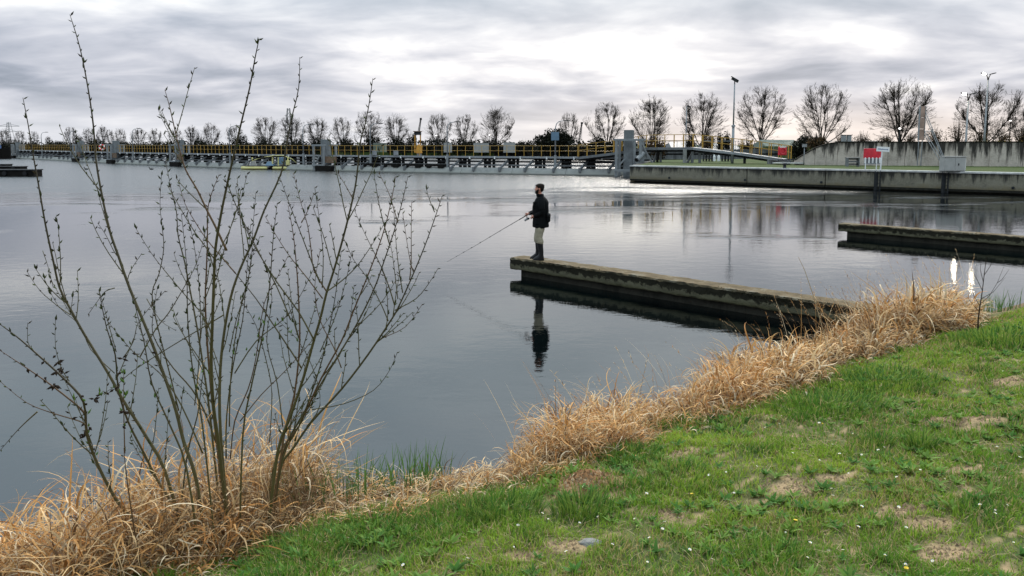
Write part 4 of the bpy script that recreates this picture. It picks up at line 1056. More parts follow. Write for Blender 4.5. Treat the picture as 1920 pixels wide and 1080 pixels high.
# ------------------------------------------------------------------ quay furniture
def pole(px, Y, ztop, r, label, name='pole', cat='pole'):
    b = PX(px, Y, QZ); th = thing(name, b, label, cat); g = G(); g.tube([b, b + UPZ * (ztop - QZ)], [r, r * .75], 8); obj('mast', g, 'galvanised', th, smooth=True); return th, b
th, b = pole(1285, 74.2, 6.7, 0.05, 'slim pole with two small floodlights behind the walkway platform', 'floodlight_pole', 'pole')
for z in (6.7, 5.2):
    g = G(); g.box(Vector((b.x + .22, b.y, z + .02)), (0.36, 0.2, 0.14), ry=0.3); obj('floodlight', g, 'dark_steel', th)
    g = G(); g.beam(Vector((b.x, b.y, z - .05)), Vector((b.x + .2, b.y, z)), .05); obj('arm', g, 'galvanised', th)
# camera mast
b = PX(1373, 70.5, QZ); th = thing('camera_mast', b, 'tall grey mast topped with a surveillance camera behind the ramp', 'camera mast')
g = G(); g.tube([b, b + UPZ * 3.3], [.13, .12], 12); obj('lower_tube', g, 'galvanised', th, smooth=True)
g = G(); g.tube([b + UPZ * 3.3, b + UPZ * 3.45, b + UPZ * 3.5], [.18, .18, .10], 12); obj('collar', g, 'galvanised', th)
g = G(); g.tube([b + UPZ * 3.5, b + UPZ * 7.15], [.07, .055], 10); obj('upper_tube', g, 'galvanised', th, smooth=True)
c = b + UPZ * 7.45; g = G(); g.box(c + Vector((.02, 0, .06)), (.66, .2, .2), ry=0.5); g.box(c + Vector((.0, 0, .20)), (.74, .24, .04), ry=0.5); obj('camera', g, 'dark_steel', th)
g = G(); g.tube([c + UPZ * -.35, c + UPZ * 0], .05, 8); obj('bracket', g, 'dark_steel', th)
# small post with box
th, b = pole(1507, 64.6, 3.0, .04, 'thin post with a small equipment box at the start of the retaining wall', 'equipment_post', 'post')
g = G(); g.box(b + UPZ * 1.62, (.34, .2, .26)); obj('box', g, 'galvanised', th, bevel=.01)
g = G(); g.box(b + UPZ * 1.78, (.42, .26, .03)); obj('hood', g, 'dark_steel', th)
# grey cabinet near the wall: two-bay info stand
b = PX(1598, 60.5, QZ); th = thing('bench_shelter', b, 'small grey slatted bench stand against the retaining wall', 'bench')
for k, z in enumerate((.18, .38, .58)):
    g = G(); g.box(b + Vector((0, .1 * k - .1, z)), (.9, .14, .10)); obj('slat', g, 'dark_steel' if k != 1 else 'grey_steel', th)
for x in (-.43, .43):
    g = G(); g.box(b + Vector((x, 0, .32)), (.06, .5, .66)); obj('side_panel', g, 'grey_steel', th)
g = G(); g.box(b + Vector((0, 0, .68)), (.95, .55, .05)); obj('top', g, 'grey_steel', th)
# red board with white posts
b = PX(1636, 52.2, QZ); th = thing('red_board', b, 'red scale board mounted above white posts on the quay', 'sign')
g = G(); g.box(b + Vector((0, .12, 1.12)), (1.20, .06, .66)); obj('board', g, 'red_paint', th, bevel=.02)
for k, dx in enumerate((-.5, -.25, 0, .25, .48)):
    g = G(); g.box(b + Vector((dx, .05, .62)), (.085, .07, .32)); g.box(b + Vector((dx, .05, .81)), (.11, .08, .07), taper=.3); obj('picket', g, 'white_paint', th)
g = G(); g.box(b + Vector((0, .02, .42)), (1.2, .05, .06)); obj('cross_bar', g, 'galvanised', th)
g = G(); g.box(b + Vector((0, .1, .60)), (1.1, .03, .34)); obj('back_panel', g, 'grey_steel', th)
for dx in (-.5, .25):
    g = G(); g.beam(b + Vector((dx, 0, 0)), b + Vector((dx, 0, .45)), .05); obj('leg', g, 'white_paint', th)
b = PX(1652, 51.6, QZ); th = thing('direction_sign', b, 'white board with a line of small blue lettering on a leaning post', 'sign')
g = G(); g.beam(b + Vector((-.05, 0, 0)), b + Vector((.02, 0, 1.5)), .07); obj('post', g, 'white_paint', th)
g = G(); g.box(b + Vector((.03, -.06, 1.40)), (.86, .04, .32), ry=.07); obj('panel', g, 'white_paint', th, bevel=.005)
g = G()
for i in range(15):
    x = -.33 + i * .046; h = random.choice((.05, .07, .06)); g.box(b + Vector((.03 + x, -.083, 1.40 - x * .07)), (.032, .006, h), ry=.07)
obj('lettering', g, 'blue_paint', th)
# grey electrical cabinet
b = PX(1785, 49.5, QZ); th = thing('electrical_cabinet', b, 'large pale grey electrical cabinet standing on the quay edge', 'cabinet')
g = G(); g.box(b + UPZ * .48, (1.36, .6, .92)); obj('housing', g, 'cabinet_grey', th, bevel=.015)
for dx in (-.34, .34):
    g = G(); g.box(b + Vector((dx, -.31, .48)), (.64, .015, .82)); dr_ = obj('door', g, 'cabinet_grey', th, bevel=.005)
g = G(); g.box(b + Vector((.22, -.33, .46)), (.05, .03, .14)); obj('handle', g, 'dark_steel', dr_)
g = G(); g.box(b + Vector((0, -.02, .955)), (1.42, .68, .035)); obj('roof', g, 'cabinet_grey', th)
g = G(); g.box(b + Vector((.72, -.15, .45)), (.06, .10, .70)); obj('cable_duct', g, 'white_paint', th)
g = G(); g.box(b + Vector((0, 0, .03)), (1.3, .55, .08)); obj('plinth', g, 'dark_steel', th)
# radar panel on stays
def radar():
    b = PX(1724, 62.0, QZ); th = thing('signal_board', b, 'narrow upright rust grey board held up by long diagonal stays', 'signal board')
    z0, z1 = PX(1724, 62, 0), None
    ztop = P(1724, 199, Y=62).z; zbot = P(1724, 263, Y=62).z; xx = b.x
    for k in range(3):
        a = zbot + (ztop - zbot) * k / 3; c = zbot + (ztop - zbot) * (k + 1) / 3
        g = G(); g.box(Vector((xx, 62, (a + c) / 2)), (.40, .14, (c - a) - .03)); obj('board_section', g, 'rust_panel', th, bevel=.01)
    for dx in (-.22, .22):
        g = G(); g.box(Vector((xx + dx, 62, (ztop + zbot) / 2)), (.04, .18, ztop - zbot)); obj('edge_frame', g, 'galvanised', th)
    for dx in (-.14, .14):
        g = G(); g.tube([Vector((xx + dx - .02, 62.05, QZ)), Vector((xx + dx, 62.05, zbot + .1))], .035, 6); obj('leg', g, 'galvanised', th)
    foot = P(1772, 300, Y=60.5); foot.z = QZ + .3
    for (zt, dy, dx) in ((ztop - .5, -.15, 0), (ztop - .5, .15, .06), (zbot + .75, -.1, -.1), (zbot + .75, .2, -.22)):
        g = G(); g.tube([Vector((xx + .18, 62 + dy, zt)), foot + Vector((dx, dy, 0))], .028, 5); obj('stay', g, 'galvanised', th)
    a = P(1731, 246, Y=62); c = P(1750, 246, Y=62); g = G(); g.tube([a, c], .03, 5); obj('strut', g, 'galvanised', th)
    g = G(); g.box(foot + Vector((0, 0, -.15)), (.5, .5, .34)); obj('anchor_block', g, 'coping', th)
radar()
# two-armed lamp posts, left lamp lit
def twin(px_t, py_t, px_b, Y, zb, label, lw=0.5, lit=1):
    top = P(px_t, py_t, Y=Y); b = Vector((top.x, Y, zb)); th = thing('twin_lamp_post', b, label, 'lamp post', 'twin armed lamp posts behind the quay')
    g = G(); g.tube([b, b + UPZ * 1.2, top - UPZ * .25], [.12, .085, .055], 10); obj('mast', g, 'galvanised', th, smooth=True)
    for sgn in (-1, 1):
        e = top + Vector((sgn * lw, 0, .28)); g = G(); g.tube([top - UPZ * .3, top + Vector((sgn * lw * .35, 0, .02)), e], [.05, .045, .035], 8); obj('arm', g, 'dark_steel', th, smooth=True)
        g = G(); hd = e + Vector((sgn * .16, 0, .04)); g.loft([[hd + Vector((sgn * x, y * k, zz * k + x * .25)) for y, zz in ((-.15, -.04), (.15, -.04), (.13, .05), (-.13, .05))] for x, k in ((-.26, .5), (-.1, 1), (.22, .9), (.32, .4))]); h = obj('lamp_head', g, 'dark_steel', th)
        if sgn == -1 and lit:
            g = G(); g.ell(hd + Vector((-.12, -.16, -.04)), (.16, .10, .11), 10, 7); bb = obj('lit_lamp', g, 'lamp_glow', h)
    return th
twin(1816, 183, 1811, 63.3, QZ, 'twin armed lamp post in front of the retaining wall with its left lamp lit', .16)
twin(1853, 145, 1842, 70.0, 2.85, 'taller twin armed lamp post behind the retaining wall with its left lamp glaring', .20)
g = G(); b = PX(1812, 62.9, QZ); th = thing('junction_box', b, 'small black box at the foot of the front twin lamp post', 'box'); g.box(b + UPZ * .17, (.22, .2, .32)); obj('housing', g, 'dark_steel', th, bevel=.02); g = G(); g.box(b + UPZ * .345, (.26, .24, .03)); obj('lid', g, 'dark_steel', th)
def small_lamp(px, py, Y, zb, label):
    top = P(px, py, Y=Y); b = Vector((top.x, Y, zb)); th = thing('distant_lamp', b, label, 'lamp post', 'distant lit lamps on the skyline')
    g = G(); g.tube([b, top], [.07, .05], 6); obj('mast', g, 'dark_steel', th)
    g = G(); g.ell(top, (.14, .12, .08), 8, 5); obj('lit_lamp', g, 'lamp_glow_small', th)
    g = G(); g.box(top + UPZ * .14, (.34, .24, .05)); obj('hood', g, 'dark_steel', th)
small_lamp(1687, 241, 84, 2.85, 'small lit lamp below the round tree behind the wall'); small_lamp(1895, 226, 100, 2.85, 'small lit lamp at the far right above the wall')
small_lamp(818, 254, 172, 1.1, 'faint lit lamp beyond the pier left of the central lamp post'); small_lamp(918, 253, 172, 1.1, 'faint lit lamp under the big bare tree in the middle')
# cabinets above the wall
for px, lab in ((1581, 'left one of two grey boxes standing on top of the wall'), (1591, 'right one of two grey boxes standing on top of the wall')):
    b = PX(px, 70, 2.85); th = thing('roof_box', b, lab, 'box', 'grey boxes above the wall')
    g = G(); g.box(b + UPZ * .55, (.34, .34, 1.05)); obj('housing', g, 'galvanised', th, bevel=.02); g = G(); g.box(b + UPZ * 1.1, (.4, .4, .05)); obj('cap', g, 'dark_steel', th)

# ------------------------------------------------------------------ buildings and things beyond
def shed(px0, px1, Y, zb, zw, zr, label, depth=7, wall='lock_concrete', roof='green_roof'):
    a = PX(px0, Y, zb); b2 = PX(px1, Y, zb); th = thing('shed', a, label, 'building'); w = b2.x - a.x
    g = G(); g.box(Vector((a.x + w / 2, Y + depth / 2, (zb + zw) / 2)), (w, depth, zw - zb)); obj('wall', g, wall, th)
    g = G(); x0, x1 = a.x - .3, b2.x + .3; ym = Y + depth / 2
    g.add([(x0, Y - .3, zw), (x1, Y - .3, zw), (x1 - .4, ym, zr), (x0 + .4, ym, zr), (x0, Y + depth + .3, zw), (x1, Y + depth + .3, zw)], [(0, 1, 2, 3), (3, 2, 5, 4), (0, 3, 4), (1, 5, 2), (0, 4, 5, 1)])
    obj('roof', g, roof, th)
    for k in range(max(1, int(w / 3))):
        g = G(); g.box(Vector((a.x + 1.5 + k * 3, Y - .02, zb + (zw - zb) * .55)), (1.2, .06, .7)); obj('window', g, 'dark_steel', th)
shed(1440, 1508, 108, 1.3, 2.6, 3.75, 'low green roofed shed behind the foot of the ramp', 8)
shed(1262, 1300, 120, 1.1, 2.4, 3.4, 'low pale gabled shed seen under the walkway railing', 8, 'lock_concrete', 'grey_steel')
shed(1330, 1390, 112, 1.2, 2.3, 3.3, 'long pale roofed shed behind the camera mast', 8, 'lock_concrete', 'grey_steel')
def container(px0, px1, Y, z1, mat, label):
    a = PX(px0, Y, 1.1); b2 = PX(px1, Y, 1.1); w = b2.x - a.x; th = thing('site_container', a, label, 'container', 'pale containers beyond the pier')
    g = G(); g.box(Vector((a.x + w / 2, Y + 1.2, (1.1 + z1) / 2 + .1)), (w, 2.4, z1 - 1.2)); obj('body', g, mat, th)
    g = G(); g.box(Vector((a.x + w / 2, Y + 1.2, z1 + .05)), (w + .1, 2.5, .08)); obj('roof', g, 'cabinet_grey', th)
    n = max(3, int(w / .8))
    for k in range(n): g = G(); g.box(Vector((a.x + w * (k + .5) / n, Y - .03, (1.2 + z1) / 2)), (.08, .06, z1 - 1.5)); obj('rib', g, mat, th)
container(832, 846, 176, 3.35, 'cabinet_grey', 'small pale container beyond the pier beside the central lamp post')
container(888, 916, 174, 3.3, 'cabinet_grey', 'long white container below the big bare tree')
container(944, 966, 172, 3.45, 'cabinet_grey', 'pale grey container left of the evergreen')
container(700, 722, 180, 3.3, 'green_roof', 'dull green container behind the railing left of the orange cabinet')
container(1008, 1026, 170, 3.1, 'pale_yellow', 'pale yellow container in front of the evergreen')
# control tower
def ctower():
    b = PX(783, 178, 1.1); th = thing('control_tower', b, 'small dark lookout cabin on orange legs above the pier', 'tower')
    zt = P(783, 247, Y=178).z; zl = P(783, 253, Y=178).z
    for dx in (-.62, .62):
        for dy in (0, 1.2): g = G(); g.beam(b + Vector((dx, dy, 0)), Vector((b.x + dx, b.y + dy, zl)), .14); obj('leg', g, 'orange_paint', th)
    for z in (2.2, 3.6): g = G(); g.box(Vector((b.x, b.y + .6, z)), (1.5, 1.5, .12)); obj('platform', g, 'dark_steel', th)
    g = G(); g.box(Vector((b.x, b.y + .6, (zt + zl) / 2)), (1.5, 1.5, zt - zl)); obj('cabin', g, 'dark_steel', th)
    g = G(); g.box(Vector((b.x, b.y + .6, zt + .08)), (1.9, 1.9, .16)); obj('roof', g, 'brown_timber', th)
ctower()
def crane(px0, py0, px1, py1, Y, label, hook=True, red=False):
    a = P(px0, py0, Y=Y); b2 = P(px1, py1, Y=Y); base = Vector((a.x, Y, 1.1)); th = thing('crane', base, label, 'crane')
    g = G(); n = 9
    for o2 in (Vector((-.22, 0, 0)), Vector((.22, 0, 0)), Vector((0, .4, 0))): g.beam(a + o2, b2 + o2 * .5, .10)
    for i in range(n):
        p0 = a.lerp(b2, i / n); p1 = a.lerp(b2, (i + 1) / n); g.beam(p0 + Vector((-.22, 0, 0)), p1 + Vector((.22, 0, 0)) * .8, .07); g.beam(p0 + Vector((.22, 0, 0)), p1 + Vector((-.22, 0, 0)) * .8, .07)
    obj('jib', g, 'dark_steel', th)
    g = G(); g.box(b2, (.5, .4, .5)); obj('jib_head', g, 'dark_steel', th)
    g = G(); g.box(Vector((a.x, Y + .2, 1.9)), (2.2, 2.0, 1.6)); obj('cab', g, 'orange_paint', th)
    if hook: g = G(); g.tube([b2, b2 - UPZ * 3.6], .03, 4); cb_ = obj('cable', g, 'dark_steel', th); g = G(); g.box(b2 - UPZ * 3.7, (.2, .2, .35)); obj('hook', g, 'dark_steel', cb_)
crane(1085, 272, 1091, 231, 175, 'dark lattice crane jib with hanging hook right of the evergreen')
crane(785, 248, 789, 223, 188, 'thin crane jib tip rising directly above the lookout cabin', hook=False)
# lattice radio tower and pylon
def lattice(px, py, Y, w, label, name, arms=()):
    top = P(px, py, Y=Y); b = Vector((top.x, Y, 1.1)); th = thing(name, b, label, 'tower' if name != 'pylon' else 'pylon')
    g = G(); H = top.z - 1.1; n = 12
    for sx in (-1, 1):
        for sy in (-1, 1): g.beam(b + Vector((sx * w / 2, sy * w / 2, 0)), Vector((b.x + sx * w * .12, Y + sy * w * .12, top.z)), .16)
    for i in range(n):
        k0 = 1 - .76 * i / n; k1 = 1 - .76 * (i + 1) / n
        g.beam(b + Vector((-w / 2 * k0, -w / 2 * k0, H * i / n)), b + Vector((w / 2 * k1, -w / 2 * k1, H * (i + 1) / n)), .10); g.beam(b + Vector((w / 2 * k0, -w / 2 * k0, H * i / n)), b + Vector((-w / 2 * k1, -w / 2 * k1, H * (i + 1) / n)), .10)
    obj('lattice', g, 'grey_steel', th)
    for f, L in arms:
        z = 1.1 + H * f; g = G(); g.beam(Vector((b.x - L, Y, z)), Vector((b.x + L, Y, z)), .25); g.beam(Vector((b.x - L, Y, z)), Vector((b.x, Y, z + 1.6)), .14); g.beam(Vector((b.x + L, Y, z)), Vector((b.x, Y, z + 1.6)), .14); obj('cross_arm', g, 'grey_steel', th)
lattice(541, 203, 260, 3.0, 'slender lattice radio tower rising behind the bare trees left of centre', 'radio_tower')
lattice(16, 229, 480, 5.0, 'faint electricity pylon with two cross arms on the far left skyline', 'pylon', ((.62, 5.0), (.84, 6.5)))

# ------------------------------------------------------------------ boats, pontoons at left
def left_pontoons():
    for (x0, x1, yt, yb, lab) in ((-60, 66, 318, 330.5, 'nearest and longest dark landing pontoon at the left edge'), (-60, 40, 312, 319, 'middle dark landing pontoon at the left edge'), (-60, 13, 307.8, 313, 'farthest dark landing pontoon at the left edge')):
        p1 = P(x1, yb, z=0); Y = p1.y; top = P(x1, yt, Y=Y).z; p0 = PX(x0, Y - 2, 0); th = thing('pontoon', p1, lab, 'pontoon', 'dark pontoons at the left edge')
        g = G(); g.box(Vector(((p0.x + p1.x) / 2, Y + .5, top * .5 - .1)), (p1.x - p0.x, 1.4, top * .9 + .2)); obj('float', g, 'black_timber', th, bevel=.04)
        g = G(); g.box(Vector(((p0.x + p1.x) / 2, Y + .5, top - .03)), (p1.x - p0.x + .1, 1.6, .09)); obj('deck', g, 'dark_steel', th)
        for k in range(3): g = G(); c = Vector((p1.x - .8 - k * 2, Y - .22, top * .45)); g.tube([c, c + Vector((0, -.16, 0))], .22, 10); obj('fender', g, 'rubber', th)
left_pontoons()
def barge():
    a = P(27, 292, Y=165); a.z = 0; th = thing('moored_barge', a, 'dark hulled moored barge with white wheelhouse at the far left edge', 'barge'); Y = 165
    x1 = a.x - 2.2; x0 = x1 - 22
    g = G(); rings = []
    for x, k, zt in ((x0, 1, 1.9), (x0 + 15, 1, 1.9), (x1 - 2.5, .95, 2.0), (x1 - .8, .6, 2.25), (x1, .08, 2.5)):
        rings.append([Vector((x, Y + 2.2 - 2.2 * k, zt)), Vector((x, Y + 2.2 + 2.2 * k, zt)), Vector((x, Y + 2.2 + 1.7 * k, -.5)), Vector((x, Y + 2.2 - 1.7 * k, -.5))])
    g.loft(rings); obj('hull', g, 'black_timber', th)
    g = G(); g.box(Vector((x1 - 6.0, Y + 2.2, 2.6)), (5.5, 3.2, 1.4)); obj('cabin', g, 'white_paint', th)
    g = G(); g.box(Vector((x1 - 6.0, Y + 2.2, 3.42)), (5.9, 3.6, .2)); obj('cabin_roof', g, 'dark_steel', th)
    for k in range(3): g = G(); g.box(Vector((x1 - 7.6 + k * 1.5, Y + .58, 2.8)), (.8, .06, .5)); obj('window', g, 'dark_steel', th)
    g = G(); g.box(Vector((x1 - 2.6, Y + 2, 2.5)), (.8, 1.2, .8)); obj('deck_box', g, 'blue_paint', th)
    g = G(); g.tube([Vector((x1 - 3.5, Y + 2, 2)), Vector((x1 - 3.5, Y + 2, 4.6))], .06, 6); obj('mast', g, 'white_paint', th)
barge()
def raft():
    c = P(495, 317.5, z=0); c.y -= 1.2; Y = c.y; th = thing('work_raft', Vector((c.x, Y, 0)), 'yellow work raft with curved pipes and blue tarpaulin moored at the pier', 'raft')
    def at(px, z, dy=0): 
        p = PX(px, Y + dy, z); return p
    for a, b2 in ((452, 501), (511, 538)):
        g = G(); g.tube([at(a, .20), at(a + 1.5, .20), at(b2 - 1.5, .20), at(b2, .20)], [.10, .17, .17, .10], 12); obj('float', g, 'pale_yellow', th, smooth=True)
        g = G(); g.tube([at(a, .20, 1.8), at(a + 1.5, .20, 1.8), at(b2 - 1.5, .20, 1.8), at(b2, .20, 1.8)], [.10, .17, .17, .10], 12); obj('float', g, 'pale_yellow', th, smooth=True)
    g = G(); g.beam(at(455, .45, .9), at(545, .45, .9), 1.7, .08); obj('deck', g, 'dark_steel', th)
    g = G(); g.tube([at(465, .5), at(469, 1.05), at(478, 1.35), at(492, 1.5), at(508, 1.55), at(516, 1.7)], .045, 8); obj('hose', g, 'black_timber', th, smooth=True)
    g = G(); g.tube([at(472, .5, .4), at(477, 1.2, .4), at(490, 1.45, .4), at(512, 1.7, .4), at(530, 1.75, .4), at(548, 1.3, .4), at(556, .8, .4)], .05, 8); obj('pipe', g, 'pale_yellow', th, smooth=True)
    for px in (473, 511, 522, 540): g = G(); g.beam(at(px, .45, .3), at(px, 1.5, .3), .14); obj('stand', g, 'pale_yellow', th)
    g = G(); g.box(at(475, .75, .3), (.5, .4, .6)); obj('pump', g, 'cabinet_grey', th, bevel=.04)
    g = G(); q0 = at(497, .5); q1 = at(512, .5); m = at(505, .98, .5)
    g.add([q0, q1, q1 + Vector((0, 1.2, 0)), q0 + Vector((0, 1.2, 0)), m + Vector((-.2, -.2, 0)), m + Vector((.3, -.1, -.05)), m + Vector((.25, .4, 0)), m + Vector((-.25, .4, 0))], [(0, 1, 5, 4), (1, 2, 6, 5), (2, 3, 7, 6), (3, 0, 4, 7), (4, 5, 6, 7)]); obj('tarpaulin', g, 'blue_sign', th)
    g = G(); g.box(at(528, 1.1, .6), (.9, .6, .8)); obj('engine_box', g, 'blue_sign', th, bevel=.03)
    g = G(); g.box(at(540, .85, .2), (.45, .4, .6)); obj('tank', g, 'pale_yellow', th, bevel=.05)
raft()
def duck(px, py, lab):
    p = P(px, py, z=0); th = thing('duck', p, lab, 'duck', 'ducks on the lake')
    g = G(); g.ell(p + UPZ * .07, (.24, .12, .11), 10, 7); g.ell(p + Vector((.25, 0, .12)), (.10, .04, .03), 6, 5); g.tube([p + Vector((-.18, 0, .12)), p + Vector((-.24, 0, .25))], [.06, .045], 7); g.ell(p + Vector((-.26, 0, .28)), (.075, .055, .055), 8, 6); g.ell(p + Vector((-.34, 0, .27)), (.05, .03, .015), 6, 4)
    obj('body', g, 'feathers', th, smooth=True)
duck(162, 318, 'duck swimming left of the tall willow stem'); duck(284, 318, 'duck swimming in front of the pier right of the tall stem')
# ------------------------------------------------------------------ bare trees
def tree_mesh(seed, spread=0.42, low=0.10, limbs=9, twiggy=1.0):
    """unit-high tree: short bole, fan of ascending limbs, twigs ending on a rounded outline"""
    r = random.Random(seed); T = G(); Cr = G()
    lean = r.uniform(-.02, .02)
    T.tube([(0, 0, -.06), (lean * .3, 0, low * .5), (lean, 0, low * 1.4)], [.022, .016, .014], 7)
    cen = Vector((lean, 0, 0.55))
    lob = [r.uniform(0, 6.28) for _ in range(4)]
    def edge(p):
        q = p - cen; a = math.atan2(q.y, q.x); k = 1 + .10 * math.sin(3 * a + lob[0]) + .07 * math.sin(5 * a + lob[1] + q.z * 6) + .05 * math.sin(11 * a + q.z * 20)
        rz = .45 if q.z > 0 else .50
        return math.sqrt((q.x / spread) ** 2 + (q.y / spread) ** 2 + (q.z / rz) ** 2) / k
    def branch(g, p, d, L, rad, lvl, n, up):
        pts = [p]; rr = [rad]; out = []
        for i in range(n):
            d = (d + Vector((r.gauss(0, .08), r.gauss(0, .08), up + r.gauss(0, .05)))).normalized(); q = p + d * (L / n)
            if edge(q) > 1.0:
                q = p + d * (L / n) * .4; pts.append(q); rr.append(rad * .25); out.append((q, d, (i + 1) / n)); break
            p = q; pts.append(p); rr.append(max(.0010, rad * (1 - .78 * (i + 1) / n))); out.append((p, d, (i + 1) / n))
        g.tube(pts, rr, 5 if lvl == 0 else 3, cap=False); return out
    def rec(p, d, L, rad, lvl):
        n = (8, 6, 4, 2)[lvl]
        ks = branch(T if lvl == 0 else Cr, p, d, L, rad, lvl, n, (.028, .018, .01, 0)[lvl])
        if lvl == 3: return
        for (q, dd, f) in ks:
            if lvl == 0 and f < .2: continue
            for c in range(2 if r.random() < (.55, .7, .75)[lvl] * twiggy else 1):
                perp = Matrix.Rotation(r.uniform(0, 2 * PI), 3, dd) @ dd.orthogonal().normalized(); ang = r.uniform(.4, .85)
                nd = dd * math.cos(ang) + perp * math.sin(ang)
                o = q - cen; o.z *= .5
                nd = (nd + o.normalized() * .22 + Vector((0, 0, .02 if f < .5 else .08))).normalized()
                rec(q, nd, (L * .42 * (1.15 - .45 * f)) * r.uniform(.7, 1.2), (rad * .40, .0026, .0015)[lvl], lvl + 1)
    nodes = []
    for k in range(limbs):
        a = 2 * PI * k * .618 + r.uniform(-.25, .25); f = k / (limbs - 1)
        t = .05 + 1.05 * (1 - f) ** .6 if k % 3 else r.uniform(.05, .5)
        d = Vector((math.cos(a) * math.sin(t), math.sin(a) * math.sin(t), math.cos(t)))
        z0 = low * (.55 + .85 * f)
        ks = branch(T, Vector((lean * z0 / low, 0, z0)), d, r.uniform(.80, .98) * (.72 + .28 * math.cos(t)), .0085, 0, 9, .03)
        nodes += [(q, dd, f2) for q, dd, f2 in ks if f2 > .15]
    # branches reach out to points spread through the outer shell of the crown
    for k in range(280):
        th = r.uniform(0, 2 * PI); cz = r.uniform(-.85, 1.0); rr_ = r.uniform(.5, 1.0); sn = math.sqrt(max(0, 1 - cz * cz))
        tgt = cen + Vector((math.cos(th) * sn * spread * rr_, math.sin(th) * sn * spread * rr_, cz * (.45 if cz > 0 else .46) * rr_))
        best = min(nodes, key=lambda n_: (n_[0] - tgt).length + max(0, n_[0].z - tgt.z + .04) * 2.0)
        p0, dd, _f = best; L = (tgt - p0).length
        if L < .03: continue
        m = 5; pts = []; c1 = p0 + (dd + Vector((0, 0, .15))) * L * .40
        for i in range(m + 1):
            u = i / m; q = p0 * (1 - u) ** 2 + c1 * 2 * u * (1 - u) + tgt * u * u
            if 0 < i < m: q += Vector((r.gauss(0, .003), r.gauss(0, .003), r.gauss(0, .003)))
            pts.append(q)
        Cr.tube(pts, [.0021, .0018, .0015, .0012, .0010, .0007], 3, cap=False)
        for i in range(1, m + 1):
            d0 = (pts[i] - pts[i - 1]).normalized()
            for c in range((1 + (r.random() < .6)) if i < m else 3):
                perp = Matrix.Rotation(r.uniform(0, 2 * PI), 3, d0) @ d0.orthogonal().normalized(); ang = r.uniform(.3, .8)
                ro = (pts[i] - Vector((0, 0, .18))).normalized(); nd = (d0 * math.cos(ang) * .6 + perp * math.sin(ang) * .7 + ro * .75 + Vector((0, 0, .15))).normalized(); L2 = r.uniform(.04, .10)
                q0 = pts[i]; q1 = q0 + nd * L2 * .5; nd2 = (nd + Vector((r.gauss(0, .15), r.gauss(0, .15), .15))).normalized(); q2 = q1 + nd2 * L2 * .5
                if edge(q2) > 1.10: continue
                Cr.tube([q0, q1, q2], [.0012, .0009, .0006], 3, cap=False)
                for e in range(2):
                    nd3 = (nd2 + Vector((r.gauss(0, .35), r.gauss(0, .35), r.gauss(0.1, .25)))).normalized(); Cr.tube([q1, q1 + nd3 * L2 * .5], [.0008, .0005], 3, cap=False)
    return T, Cr
TM = []
for sd_, sp_, lo_, li_ in ((1, .42, .12, 10), (2, .46, .10, 12), (3, .40, .14, 9), (4, .47, .11, 12), (5, .38, .13, 9)):
    T, Cr = tree_mesh(sd_, sp_, lo_, li_)
    ms = []
    for nm, g, mt in (('trunk', T, 'bark'), ('crown', Cr, 'twig_far')):
        me = bpy.data.meshes.new(nm); me.from_pydata(g.v, [], g.f); me.materials.append(MATS[mt]); ms.append(me)
    TM.append((ms, sp_))
def bare_tree(px, top, width, Y, v, label, zb=1.1, grp='bare trees along the skyline'):
    b = PX(px, Y, zb); zt = P(px, top, Y=Y).z; H = (zt - zb) / 1.0; (mt, mc), sp = TM[v]; W = width * Y / F / (2 * sp)
    th = thing('bare_tree', b, label, 'tree', grp)
    th.scale = (W, W, H); th.rotation_euler = (0, 0, random.uniform(0, 6.28))
    for nm, me in (('trunk', mt), ('crown', mc)):
        o = bpy.data.objects.new(nm, me); C.objects.link(o); o.parent = th
    return th
def Yt(px): return float(np.interp(px, [0, 400, 700, 1000, 1180, 1500, 1920], [300, 232, 205, 182, 135, 112, 98]))
